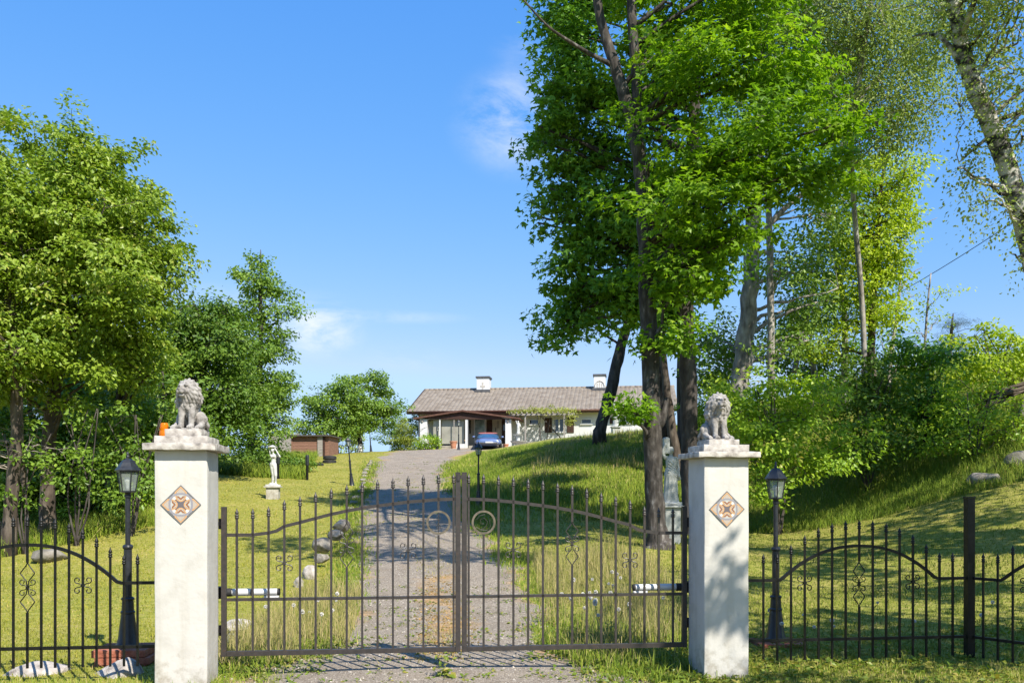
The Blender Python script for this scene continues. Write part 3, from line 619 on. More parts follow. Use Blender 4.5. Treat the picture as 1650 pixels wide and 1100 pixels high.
# ------------------------------------------------------------ lions
def lion(loc, rz, head_turn, tail, label):
    rn = random.Random(5)
    b = MB()
    b.box((-.125,-.145,.0),(.125,.15,.014))
    b.ell((0,.06,.135),(.085,.10,.115)); b.ell((0,.0,.20),(.082,.085,.12)); b.ell((0,-.04,.215),(.078,.06,.085))
    for s in (-1,1):
        b.ell((s*.085,.055,.085),(.048,.088,.080)); b.cap((s*.105,.0,.05),(s*.108,-.06,.028),.030,.024); b.ell((s*.108,-.085,.026),(.026,.042,.020))
        b.cap((s*.048,-.055,.215),(s*.044,-.080,.12),.036,.028); b.cap((s*.044,-.080,.12),(s*.044,-.088,.035),.027,.025)
        b.ell((s*.045,-.105,.028),(.030,.042,.022))
        for t in (-1,0,1): b.ell((s*.045+t*.017,-.140,.024),(.010,.014,.013), nu=8, nv=5)
        for t in (-1,0,1): b.ell((s*.108+t*.015,-.120,.022),(.009,.013,.012), nu=8, nv=5)
    ts = tail
    pts = [(ts*.05,.14,.03),(ts*.12,.12,.03),(ts*.145,.06,.045),(ts*.135,.03,.075)]
    for p, q2 in zip(pts[:-1], pts[1:]): b.cap(p, q2, .017, .017)
    b.ell((ts*.132,.02,.095),(.024,.024,.034))
    # head turned on the neck
    Rz = Matrix.Rotation(head_turn, 3, 'Z'); hc = Vector((0,-.082,.332))
    def H(p): return hc+Rz @ Vector(p)
    hb = []
    def he(c, r): b.ell(H(c), r, rot=Rz)
    he((0,0,0),(.060,.062,.066)); he((0,-.045,-.012),(.038,.040,.036)); he((0,-.076,-.018),(.036,.032,.026)); he((0,-.070,-.050),(.026,.026,.016))
    he((0,-.106,-.002),(.017,.010,.011)); he((0,-.055,.018),(.014,.040,.018))
    for s in (-1,1):
        he((s*.027,-.050,.031),(.022,.017,.010)); he((s*.018,-.092,-.024),(.018,.018,.017)); he((s*.040,-.026,-.018),(.022,.025,.025)); he((s*.052,.0,.056),(.018,.012,.020))
        he((s*.027,-.052,.012),(.009,.008,.008))
    b.ell((0,-.005,.290),(.094,.080,.105)); b.ell((0,-.045,.235),(.075,.055,.06))
    # mane locks: ring round the face, then layers down neck and chest
    for ring, (rr, y0, n, ln, rad) in enumerate(((.066,-.030,15,.048,.0125),(.084,-.002,17,.060,.0145),(.090,.035,15,.062,.015))):
        for k in range(n):
            a = math.pi*2*k/n+ring*.2
            d = Vector((math.sin(a), 0, math.cos(a)))
            p0 = H(d*rr*.86+Vector((0, y0, 0))); tp_ = 1-.75*max(0, math.cos(a)-.35)/.65; p1 = H(d*(rr+ln*.32*tp_)+Vector((0, y0+.012, -.4*ln*abs(math.sin(a))-.006))); p2 = p1+Vector((d.x*.004, .010, -ln*.45))
            b.cap(p0, p1, rad, rad*.95, 7); b.cap(p1, p2, rad*.95, rad*.45, 7)
    for row, (z, n, rx, ry) in enumerate(((.268,12,.097,.088),(.238,11,.096,.088),(.208,9,.085,.082),(.182,6,.06,.075))):
        for k in range(n):
            a = -math.pi/2+(k-(n-1)/2)*(2.0*math.pi*.62/n)+rn.uniform(-.06,.06)
            if row == 0 and abs(a+math.pi/2+head_turn*-.0) < .62: continue
            p0 = Vector((rx*math.cos(a), -.01+ry*math.sin(a), z+.03)); p1 = p0+Vector((math.cos(a)*.010+rn.uniform(-.008,.008), math.sin(a)*.008, -.035)); p2 = p1+Vector((-math.cos(a)*.012, -math.sin(a)*.006, -.022))
            b.cap(p0, p1, .016, .015, 7); b.cap(p1, p2, .015, .006, 7)
    V, Fs = b.remesh(.0047, 1)
    V = V.copy()
    def carve(c, r, d):
        c = np.array(H(c)); out = np.array(Rz @ Vector((0,1,0)))
        w = np.clip(1-np.linalg.norm(V-c, axis=1)/r, 0, 1)**1.2; V[:] += w[:,None]*out*d
    for s in (-1,1):
        carve((s*.027,-.066,.016), .017, .022)
        carve((s*.008,-.114,-.006), .008, .010)
        for k in range(6): carve((s*.007*k,-.104+.005*k,-.038-.0016*k), .010, .018)
    r = from_vf('lion_statue', V*np.array([.93,.93,1.0]), Fs, M['lionstone']); r.location = loc; r.rotation_euler = (0,0,rz)
    return tag(r, label, 'lion statue', 'stone lions on the gate pillars')
x, y = gl(-2.478+.204+.012, -.20); lion((x, y, LP[2]-.004), TH+R(-6), R(-16), 1, 'grey stone sitting lion on the left pillar next to the amber beacon')
x, y = gl(2.062+.199-.01, -.20); lion((x, y, RP[2]-.004), TH+R(4), R(-3), -1, 'grey stone sitting lion on the right pillar, before bright bushes')
# amber beacon on the left pillar
x, y = gl(-2.522, .030); zc = 1.872+.0565
bc = thing('warning_beacon', 'small amber warning beacon on the back corner of the left pillar', 'beacon', (x, y, zc))
MB().lathe([(.045,0),(.045,.012),(.041,.016)], 20).build('base', M['rubber'], bc, auto=.6)
MB().lathe([(.045,.0165),(.045,.06),(.041,.075),(.044,.080),(.041,.125),(.036,.138),(.039,.142),(.031,.188),(.026,.198),(.0,.20)], 20).build('amber_lens', M['amber'], bc, smooth=True)
# ------------------------------------------------------------ lamps
def lamp_proto(label):
    r = thing('post_lamp', label, 'garden lamp', group='black lantern lamps along the drive'); m = M['lampmetal']
    MB().lathe([(.112,0),(.112,.012),(.100,.030),(.098,.050),(.088,.075),(.074,.20),(.060,.305),(.066,.312),(.066,.326),(.057,.335),(.052,.43),(.060,.437),(.060,.452),(.048,.462)], 20).build('base', m, r, auto=.5)
    MB().lathe([(.037,.463),(.037,.915),(.044,.920),(.049,.935),(.044,.952),(.030,.960)], 16).build('sleeve', m, r, auto=.5)
    MB().lathe([(.024,.961),(.024,1.40),(.033,1.405),(.033,1.425),(.026,1.43),(.030,1.445),(.066,1.452)], 16).build('pole', m, r, auto=.5)
    n = 6
    fr = MB(); zb, zt, rb, rt = 1.4525, 1.652, .068, .098
    fr.lathe([(rb+.004,zb),(rb+.004,zb+.014),(rb-.004,zb+.014),(rb-.004,zb)], n); fr.lathe([(rt+.004,zt-.012),(rt+.004,zt),(rt-.006,zt),(rt-.006,zt-.012)], n)
    for k in range(n):
        a = 2*math.pi*k/n; fr.tube([(rb*math.cos(a), rb*math.sin(a), zb+.005), (rt*math.cos(a), rt*math.sin(a), zt-.003)], .0058, 6)
    lf = fr.build('lantern_frame', m, r)
    MB().lathe([(rb-.005,zb+.008),(rt-.007,zt-.008)], n, caps=False).build('lantern_glass', M['lantern'], lf)
    MB().lathe([(.118,1.6525),(.120,1.660),(.092,1.695),(.070,1.730),(.048,1.757),(.020,1.768),(.016,1.775)], n).build('lantern_roof', m, r)
    MB().lathe([(.010,1.7755),(.016,1.785),(.012,1.795),(.006,1.80),(.013,1.815),(.008,1.826),(.002,1.838)], 10).build('finial', m, r, smooth=True)
    b = MB(); b.lathe([(.016,1.467),(.018,1.50),(.022,1.525),(.032,1.55),(.034,1.57),(.026,1.592),(.0,1.60)], 14); b.build('bulb', M['bulb'], lf, smooth=True)
    return r
LAMP0 = lamp_proto('x')
def place_lamp(first, x, y, z, rz, sc, label, tilt=(0,0)):
    r = LAMP0 if first else dup(LAMP0)
    r.location = (x, y, z); r.rotation_euler = (tilt[0], tilt[1], rz); r.scale = (sc,)*3; r['label'] = label
    return r
def bricks(cx, cy, ztop, nx_, label, rz):
    r = thing('brick_plinth', label, 'brick plinth', (cx, cy, ztop-.21), rz)
    rn = random.Random(nx_)
    for lay in range(3):
        for i in range(2):
            for j in range(2):
                w, dd, h = (.235/2*2*.98, .112*2*.98, .066)
                ox = (i-.5)*.245+(.02 if lay % 2 else -.015); oy = (j-.5)*.235
                a = rn.uniform(-.02,.02)
                MB().cbox((0,0,0), (.238, .228, .066)).build('brick', M['brick'], r, bevel=.006).matrix_local = Matrix.Translation((ox+rn.uniform(-.004,.004), oy, .033+lay*.07)) @ Matrix.Rotation(a, 4, 'Z')
p = at(206, 1040, 8.52); bricks(p.x, p.y, p.z, 1, 'red brick plinth carrying the lamp behind the left fence', .1)
place_lamp(True, p.x, p.y, p.z+.001, .2, 1.0, 'black lantern lamp on red bricks beside the left pillar')
p = at(1250, 1031, 9.25); bricks(p.x+.02, p.y, p.z, 2, 'dark brick plinth carrying the lamp beside the right pillar', .1)
place_lamp(False, p.x, p.y, p.z+.001, .45, 1.0, 'black lantern lamp behind the right fence, beside the right pillar')
for (px, py, Y, sc, tl, lab) in ((567,806,31.6,.96,(0,-.085),'leaning black lantern lamp at the left edge of the gravel drive'),
        (771,832,24,.97,(0,0),'black lantern lamp in tall grass right of the gravel drive'),
        (739,728,52.5,1.0,(0,0),'black lantern lamp at the top of the drive in front of the porch'),
        (705,726,60,.85,(0,0),'short black lantern lamp by the bushes left of the porch'),
        (598,736,55,.98,(0,-.07),'black lantern lamp against the sky between fruit tree and house')):
    p = at(px, py, Y); place_lamp(False, p.x, p.y, gz(p.x, p.y)-.02, .3, sc, lab, tl)
# ------------------------------------------------------------ statues
def woman_urn(mat):
    b = MB(); S = 1.0
    b.lathe([(.13,0),(.135,.05),(.16,.02)], 18); b.box((-.15,-.13,0),(.15,.13,.055))
    b.lathe([(.135,.05),(.125,.12),(.105,.30),(.100,.42),(.112,.50),(.100,.56),(.078,.62),(.085,.68),(.088,.73),(.06,.79)], 18, M4=Matrix.Scale(.80,4,(0,1,0)))
    for k in range(11):   # drapery folds
        a = math.pi*2*k/11
        b.cap((.118*math.cos(a),.095*math.sin(a),.06),(.098*math.cos(a+.25),.078*math.sin(a+.25),.50),.014,.009,6)
    for k in range(5): b.cap((-.07,-.075+.0*k,.74-.05*k),(.085,-.072,.60-.035*k),.011,.009,6)
    b.cap((-.085,0,.775),(.085,0,.765),.030,.030); b.cap((0,0,.76),(0,-.005,.85),.030,.026)
    b.ell((.005,-.012,.895),(.040,.047,.055)); b.ell((.005,.012,.910),(.046,.046,.050)); b.ell((.005,-.057,.888),(.009,.012,.013)); b.ell((.005,.045,.90),(.024,.022,.024))
    b.cap((.095,0,.76),(.125,.0,.62),.028,.023); b.cap((.125,0,.62),(.120,-.045,.50),.022,.017); b.ell((.120,-.06,.475),(.020,.016,.032))
    b.cap((.120,-.05,.50),(.13,-.02,.44),.020,.035)
    b.cap((-.095,0,.77),(-.15,-.01,.86),.028,.023); b.cap((-.15,-.01,.86),(-.11,-.02,.965),.022,.017); b.ell((-.10,-.03,.98),(.02,.016,.03))
    b.box((-.125,-.03,.84),(-.025,.06,1.09)); b.ell((-.075,.015,1.09),(.052,.045,.02))
    V, Fs = b.remesh(.0085, 2)
    return V, Fs
WU = woman_urn(M['greystatue'])
def pedestal(x, y, ztop, w, h, label, mat, caph=.035):
    r = thing('statue_pedestal', label, 'pedestal', (x, y, ztop-h), TH)
    MB().box((-w/2,-w/2,0),(w/2,w/2,h-caph-.001)).build('block', mat, r, bevel=.006)
    MB().box((-w/2-.055,-w/2-.055,h-caph),(w/2+.055,w/2+.055,h)).build('cap', mat, r, bevel=.006)
p = at(1081, 814, 17.4); pedestal(p.x, p.y, p.z, .30, p.z-gz(p.x, p.y)+.05, 'grey pedestal behind the big trunk, under the robed statue', M['greystatue'])
o = from_vf('statue', WU[0], WU[1], M['greystatue']); o.location = (p.x, p.y, p.z); o.scale = (1.19,)*3; o.rotation_euler = (0,0,R(8))
tag(o, 'pale grey robed woman holding an urn on her shoulder beside the big trunk', 'statue')
p = at(992, 690, 40); zz = gz(p.x, p.y)
pedestal(p.x, p.y, zz+.45, .34, .5, 'pedestal in the tall grass under the statue in front of the house', M['greystatue'])
o = from_vf('statue', WU[0], WU[1], M['greystatue']); o.location = (p.x, p.y, zz+.45); o.scale = (1.05,)*3; o.rotation_euler = (0,0,R(-20))
tag(o, 'small pale statue behind tall grass in front of the right house windows', 'statue')
# white girl with a flat dish raised over her head
b = MB()
b.box((-.17,-.14,0),(.17,.14,.05)); b.ell((0,0,.05),(.14,.11,.03))
b.cap((-.02,0,.07),(.01,-.01,.32),.030,.045); b.cap((.01,-.01,.32),(-.03,0,.58),.047,.070); b.ell((-.05,-.05,.075),(.025,.06,.025))
b.cap((.06,.04,.10),(.09,-.02,.30),.026,.042); b.cap((.09,-.02,.30),(.045,0,.58),.045,.068); b.ell((.075,.01,.085),(.024,.055,.026))
b.ell((.0,0,.61),(.108,.078,.09)); b.cap((.0,0,.62),(.02,.01,.76),.078,.062); b.ell((.02,0,.83),(.088,.062,.085)); b.ell((-.02,-.055,.835),(.035,.03,.035)); b.ell((.055,-.055,.835),(.035,.03,.035))
b.cap((-.07,0,.875),(.11,0,.885),.034,.034); b.cap((.015,0,.88),(.005,-.015,.97),.030,.026); b.ell((0,-.03,1.01),(.045,.052,.060)); b.ell((.005,-.08,1.0),(.010,.012,.014)); b.ell((.01,.0,1.03),(.052,.052,.05))
b.cap((-.075,0,.88),(-.10,-.02,1.02),.028,.022); b.cap((-.10,-.02,1.02),(-.075,-.02,1.10),.021,.016)
b.cap((.11,0,.885),(.19,-.03,.84),.028,.023); b.cap((.19,-.03,.84),(.12,-.06,1.03),.022,.017); b.cap((.09,-.06,1.07),(.24,-.05,.83),.020,.024)
b.ell((-.03,-.01,1.11),(.135,.10,.030)); b.ell((-.02,0,1.13),(.07,.06,.035))
V, Fs = b.remesh(.0085, 2)
p = at(440, 783, 25); pz = p.z; pedestal(p.x, p.y, pz, .34, pz-gz(p.x, p.y)+.04, 'low pale pedestal on the left lawn under the white statue', M['plaster'])
o = from_vf('statue', V, Fs, M['statue']); o.location = (p.x, p.y, pz); o.scale = (.98,)*3; o.rotation_euler = (0,0,R(-14))
tag(o, 'white statue of a bare figure with raised arms on the left lawn', 'statue')
# ------------------------------------------------------------ bollards, tyres
def bollard(px, Y, label, h=.95):
    x = (px-825)/F*Y; z = gz(x, Y); r = thing('bollard_light', label, 'bollard light', (x, Y, z-.03), 0, 'bollard lights on the left lawn')
    MB().lathe([(.048,0),(.048,h*.60)], 16).build('post', M['black'], r, auto=.6)
    MB().lathe([(.066,h*.6005),(.066,h*.93),(.060,h*.96),(.052,h)], 18).build('head', M['lampmetal'], r, auto=.6)
bollard(448, 33, 'grey headed bollard light right behind the white statue'); bollard(495, 33, 'grey headed bollard light in front of the brown shed')
TY = None
def tyre(x, y, z, rad, wid, label, rz=0):
    r = thing('tyre', label, 'tyre', (x, y, z), rz, 'black tyres stacked by the shed')
    w = wid; R1, R0 = rad, rad*.58
    MB().lathe([(R0,.02*w),(R0*1.12,0),(R1*.93,.04*w),(R1,.18*w),(R1,.82*w),(R1*.93,.96*w),(R0*1.12,w),(R0,.98*w),(R0*.97,.5*w),(R0,.02*w)], 28, caps=False).build('tread', M['rubber'], r, auto=.7)
    MB().lathe([(R0*1.13,w+.001),(R0*1.22,w+.008),(R0*1.30,w+.001)], 28, caps=False).build('bead', M['rubber'], r, smooth=True)
x, y = (531-825)/F*40, 40; z = gz(x, y)-.06
tyre(x, y, z, .30, .17, 'bottom tyre of the two tyre stack by the shed'); tyre(x+.01, y, z+.185, .295, .17, 'top tyre of the two tyre stack by the shed', .4)
x2 = (514-825)/F*38.5; tyre(x2, 38.5, gz(x2, 38.5)-.03, .20, .13, 'small single tyre left of the tyre stack')
# ------------------------------------------------------------ house
HA = R(7.1); HX0, HY0, HZ0 = -6.66, 64.0, 4.88
def hs(zx):
    a = ((640+zx/3.929)-825)/F; return (a*HY0-HX0)/(math.cos(HA)+a*math.sin(HA))
def hz(zy, s, dy=0): return CAMZ+(220-zy/3.929)/F*(HY0-s*math.sin(HA)+dy)-HZ0
house = thing('house', 'long low white house with brown tiled roof at the top of the drive', 'house', (HX0, HY0, HZ0), -HA)
HL = 17.6; HD = 10.0; ZE, ZR, YE, YR = 2.62, 4.77, -.6, 5.0
MB().box((0,0,-.8),(HL,HD,2.70)).build('wall', M['housewall'], house)
gb = MB(); gb.add([(0.002,.0,2.70),(0.002,HD,2.70),(0.002,5,4.55)], [(0,2,1)]); gb.add([(HL-.002,.0,2.70),(HL-.002,HD,2.70),(HL-.002,5,4.55)], [(0,1,2)]); gb.build('gable', M['brownwood'], house)
def roof():
    x0, x1 = hs(75), HL+.6; L = x1-x0; nt_ = int(L/.30); per = 6; rows = 17
    nxx = nt_*per+1; XS = np.linspace(x0, x1, nxx); ph = (np.arange(nxx) % per)/per
    prof = .034*np.abs(np.sin(math.pi*ph))**.8
    V = []; rws = []
    sl = math.hypot(YR-YE, ZR-ZE); dy, dz = (YR-YE)/sl, (ZR-ZE)/sl
    rl = sl/rows
    for k in range(rows):
        for (t, up) in ((k*rl, .030), ((k+1)*rl+.02, .0)):
            V.append(np.stack([XS, np.full(nxx, YE+dy*t)-dz*(prof+up), np.full(nxx, ZE+dz*t)+dy*(prof+up)], -1))
    # front edge thickness of every row
    V2 = []
    for k in range(rows): V2 += [V[2*k]-np.array([0,-dz*.0,.028]), V[2*k]]
    A = np.concatenate([np.concatenate(V), np.concatenate(V2)]); Q = []
    for k in range(rows*2):
        b = k*2*nxx; i = np.arange(nxx-1); Q.append(np.stack([b+i, b+i+1, b+nxx+i+1, b+nxx+i], -1))
    Q = np.concatenate(Q)
    o = mesh_np('roof', A, Q, np.full(len(Q), 4), M['pantile'], house)
    b = MB(); b.add([(x0,YR,ZR),(x1,YR,ZR),(x1,2*YR-YE,ZE),(x0,2*YR-YE,ZE)], [(0,1,2,3)]); b.build('rear_slope', M['pantile'], o)
    # ridge caps
    rb = MB(); n = int(L/.36)
    for i in range(n): rb.tube([(x0+i*L/n, YR, ZR+.015), (x0+(i+1.06)*L/n, YR, ZR+.03)], [.11,.10], 8)
    rb.build('ridge_tiles', M['pantile'], o, smooth=True)
    f = MB(); f.box((x0,-.62,ZE-.20),(x1,-.595,ZE-.015)); f.build('fascia', M['fascia'], o)
    v = MB(); v.prism([(0,0)]*0 or [(x0-.05,ZE-.16),(x0-.02,ZE-.16),(x0-.02,ZE+.06),(x0-.05,ZE+.06)], -.62, -.60)
    th = math.atan2(ZR-ZE, YR-YE); M4 = Matrix.Translation((x0-.04, YE, ZE)) @ Matrix.Rotation(th, 4, 'X')
    v.box((0,0,-.16),(.035,sl,.06), M4); v.build('barge_board', M['brownwood'], o)
    s = MB(); s.box((x0+.01,-.59,ZE-.06),(x1-.01,-.003,ZE-.035)); s.build('soffit', M['fascia'], o)
    g = MB(); g.tube([(x0,-.68,ZE-.04),(x1,-.68,ZE-.05)], .06, 8); g.tube([(.12,-.66,ZE-.08),(.12,-.2,ZE-.45),(.12,-.06,ZE-.6),(.12,-.06,-.1)], .04, 8); g.build('gutter', M['fascia'], o, smooth=True)
    return o
rf = roof()
def chimney(zx0, zx1, ztop, deco):
    s0, s1 = hs(zx0), hs(zx1); sc = 68.5/64; c = (s0+s1)/2*1.0; xo = .55
    # the stack stands behind the ridge: pixel columns shifted for the extra depth
    s0, s1 = [(lambda px: ((px-825)/F*(HY0+4.6-s*math.sin(HA))-HX0-4.6*math.sin(HA))/math.cos(HA))(640+zx/3.929) for zx, s in ((zx0, s0), (zx1, s1))]
    zt = CAMZ+(220-ztop/3.929)/F*(HY0+4.6-c*math.sin(HA))-HZ0
    ch = MB(); ch.box((s0,4.2,3.9),(s1,5.4,zt-.12)); o = ch.build('chimney', M['housewall'], rf, bevel=.01)
    MB().box((s0-.07,4.13,zt-.119),(s1+.07,5.47,zt)).build('chimney_cap', M['chimcap'], o)
    MB().box((s0-.10,4.02,4.30),(s1+.10,4.195,4.66)).build('flashing', M['chimcap'], o)
    d = MB(); cx = (s0+s1)/2; w = s1-s0; zm = zt-.95
    if deco == 'cross':
        d.box((cx-.05,4.185,zm-.1),(cx+.05,4.197,zm+.42)); d.box((cx-.17,4.186,zm+.14),(cx+.17,4.196,zm+.26)); d.ell((cx,4.19,zm+.44),(.08,.012,.05)); d.ell((cx,4.19,zm-.12),(.08,.012,.05))
    else:
        n = 12
        for k in range(n):
            a0, a1 = math.pi*k/n, math.pi*(k+1)/n; r_ = w*.42
            d.tube([(cx+r_*math.cos(a0),4.185,zm+.02+.42*math.sin(a0)),(cx+r_*math.cos(a1),4.185,zm+.02+.42*math.sin(a1))], .035, 6)
        for k in (-1,0,1): d.box((cx+k*w*.2-.03,4.185,zm-.15),(cx+k*w*.2+.03,4.197,zm+.25+.1*(k == 0)))
    d.build('chimney_ornament', M['cap'], o)
chimney(508, 585, 106, 'cross'); chimney(1246, 1318, 93, 'arch')
def window(zx0, zx1, zy0, zy1, panes=1, y=-.03, frame=M['whitepaint'], glass=M['glassdark']):
    s0, s1 = hs(zx0), hs(zx1); z1, z0 = hz(zy0, s0), hz(zy1, s0); f = MB(); t = .07
    f.box((s0,y-.02,z0),(s0+t,y+.031,z1)); f.box((s1-t,y-.02,z0),(s1,y+.031,z1)); f.box((s0+t,y-.02,z0),(s1-t,y+.031,z0+t)); f.box((s0+t,y-.02,z1-t),(s1-t,y+.031,z1))
    for k in range(1, panes):
        c = s0+(s1-s0)*k/panes; f.box((c-.05,y-.018,z0+t),(c+.05,y+.031,z1-t))
    o = f.build('window', frame, house)
    MB().box((s0+t,y+.005,z0+t),(s1-t,y+.02,z1-t)).build('pane', glass, o)
    if panes > 1:
        cu = MB()
        for k in range(panes):
            a = s0+t+(s1-s0-2*t)*k/panes; w = (s1-s0-2*t)/panes
            cu.box((a+.06,y-.001,z0+t+.02),(a+w*.25,y+.0045,z1-t)) if k == 0 else cu.box((a+w*.75,y-.001,z0+t+.02),(a+w-.04,y+.0045,z1-t))
        cu.build('curtain', M['curtain'], o)
    MB().box((s0-.05,y-.08,z0-.05),(s1+.05,y+.03,z0-.004)).build('sill', M['whitepaint'], o)
def panel(nm, zx0, zx1, zy0, zy1, mat, y0=-.05, y1=-.002):
    s0, s1 = hs(zx0), hs(zx1); return MB().box((s0,y0,hz(zy1, s0, y0)),(s1,y1,hz(zy0, s0, y0))).build(nm, mat, house)
window(834, 898, 372, 408); window(1163, 1233, 370, 405); window(985, 1066, 368, 458, 2); window(1405, 1492, 364, 400, 2)
panel('shutter', 935, 979, 366, 459, M['brownwood']); panel('shutter', 1075, 1119, 364, 459, M['brownwood']); panel('shutter', 1346, 1382, 362, 402, M['brownwood'])
# porch set under its own low gable
PY = -2.3
s0, s1, sa = hs(155), hs(802), hs(452); pz = lambda zy, s: hz(zy, s, PY)
zl, zrr, za = pz(366, s0), pz(366, s1), pz(316, sa)
pr = MB()
pr.prism([(s0,zl),(sa,za),(s1,zrr),(s1,zrr-.10),(sa,za-.12),(s0,zl-.10)], PY-.25, -.01); por = pr.build('porch_roof', M['fascia'], house)
pr = MB(); pr.prism([(s0+.45,zl-.09),(sa,za-.125),(s1-.45,zrr-.09)], PY-.05, PY+.02); pr.build('porch_gable', M['brownwood'], por)
MB().box((hs(190),PY-.04,pz(376, s0)-.0),(hs(745),PY+.05,pz(369, s0))).build('porch_beam', M['whitepaint'], house)
zt = pz(376, s0)-.002
def pbox(nm, zx0, zx1, mat, y0=PY-.02, y1=PY+.06, z0=-.3, z1=None):
    return MB().box((hs(zx0),y0,z0),(hs(zx1),y1,zt if z1 is None else z1)).build(nm, mat, house)
pbox('porch_pier', 190, 234, M['whitepaint'], PY-.02, PY+.45); pbox('porch_pier', 712, 747, M['whitepaint'], PY-.02, PY+.45)
pbox('porch_post', 467, 482, M['whitepaint'], PY-.02, PY+.16); pbox('porch_post', 308, 316, M['whitepaint'], PY-.01, PY+.04); pbox('porch_post', 396, 401, M['greywood'], PY-.01, PY+.03); pbox('porch_post', 484, 488, M['chimcap'], PY-.01, PY+.03)
pbox('wind_screen', 266, 307, M['screen'], PY+.3, PY+.312, .25); pbox('wind_screen', 317, 456, M['screen'], PY+.3, PY+.312, .25)
MB().box((hs(232),PY+.0,-.6),(hs(715),-.003,.10)).build('porch_floor', M['paving'], house)
MB().box((hs(236),PY-.35,-.6),(hs(300),PY-.03,.22)).build('porch_kerb', M['whitepaint'], house)
MB().box((hs(400),PY-.4,-.6),(hs(470),PY-.03,.20)).build('porch_kerb', M['whitepaint'], house)
MB().box((hs(655),PY-.5,-.6),(hs(712),PY-.03,.16)).build('step', M['paving'], house)
panel('porch_wall', 238, 715, 372, 560, M['creamwall'], -.022, -.003)
d = panel('glass_door', 492, 556, 378, 545, M['doorglass'], -.08, -.024)
df = MB(); a, b2 = hs(487), hs(562); df.box((a,-.1,.1),(a+.08,-.024,2.2)); df.box((b2-.08,-.1,.1),(b2,-.024,2.2)); df.build('door_frame', M['whitepaint'], d)
panel('shutter', 568, 602, 378, 462, M['brownwood'], -.07, -.024)
d = panel('open_doorway', 664, 708, 374, 526, M['brownwood'], -.08, -.024); panel('door_pane', 672, 700, 400, 445, M['glassdark'], -.09, -.081).parent = d
sg = panel('house_sign', 633, 647, 384, 430, M['greywood'], -.05, -.024); panel('house_sign', 622, 626, 425, 450, M['chimcap'], -.05, -.024)
for zx in (205, 728):
    s = hs(zx); MB().ell((s, PY-.06, hz(386, s, PY)), (.08,.05,.11)).build('wall_lamp', M['greywood'], house, smooth=True)
panel('dark_window', 240, 265, 380, 470, M['glassdark'], -.05, -.024); panel('dark_window', 457, 466, 380, 465, M['glassdark'], -.05, -.024)
def hw(s, y, z=0):
    p = Matrix.Rotation(-HA, 3, 'Z') @ Vector((s, y, 0)); return Vector((HX0+p.x, HY0+p.y, HZ0+z))
# porch furniture
def chair_low(zx, y, label, w, kind='bench'):
    p = hw(hs(zx), y, .10); r = thing('porch_'+kind, label, kind, p, -HA)
    MB().box((-w/2,-.25,.36),(w/2,.25,.44)).build('seat', M['tan'], r, bevel=.01); MB().box((-w/2,.22,.45),(w/2,.27,.85)).build('backrest', M['tan'], r, bevel=.01)
    for sx in (-1,1):
        for sy in (-1,1): MB().box((sx*(w/2-.05)-.025,sy*.21-.025,0),(sx*(w/2-.05)+.025,sy*.21+.025,.359)).build('leg', M['tan'], r)
    return r
chair_low(352, PY+.9, 'tan wicker bench on the porch behind the glass screen', 1.3)
chair_low(286, PY+.8, 'tan wicker chair at the left end of the porch', .6, 'chair'); chair_low(436, PY+.9, 'tan wicker chair beside the central porch post', .6, 'chair')
def potplant(p, label, h, mat=M['terracotta']):
    r = thing('flower_pot', label, 'flower pot', p)
    MB().lathe([(.15*h/.5,0),(.22*h/.5,h*.85),(.25*h/.5,h*.86),(.25*h/.5,h),(.21*h/.5,h),(.2*h/.5,h*.9)], 18).build('pot', mat, r, auto=.6)
    MB().ell((0,0,h*.9),(.2*h/.5,.2*h/.5,.02)).build('soil', M['dead_grass'], r)
p = hw(hs(406), PY-.65); potplant((p.x, p.y, gz(p.x, p.y)-.02), 'tall terracotta pot in front of the porch post', .52)
p = hw(hs(722), PY-.5); potplant((p.x, p.y, gz(p.x, p.y)-.02), 'small terracotta pot between car and fountain', .38)
# pergola
pg = thing('pergola', 'grey timber pergola along the right half of the house front', 'pergola', hw(hs(760), 0), -HA)
L = hs(1126)-hs(745); zt2 = 2.28
q = MB(); q.box((-.3,-1.75,zt2-.13),(L-.1,-1.65,zt2)); q.build('front_beam', M['greywood'], pg)
for k in range(12): MB().box((-.2+k*(L/12),-1.95,zt2+.002),(-.14+k*(L/12),-.02,zt2+.10)).build('rafter', M['greywood'], pg)
for sx in (hs(828)-hs(760), hs(1068)-hs(760)): MB().box((sx-.045,-1.74,-.5),(sx+.045,-1.655,zt2-.131)).build('post', M['greywood'], pg)
MB().box((hs(835)-hs(760),-1.73,.32),(hs(900)-hs(760),-1.68,.36)).build('cross_rail', M['greywood'], pg)
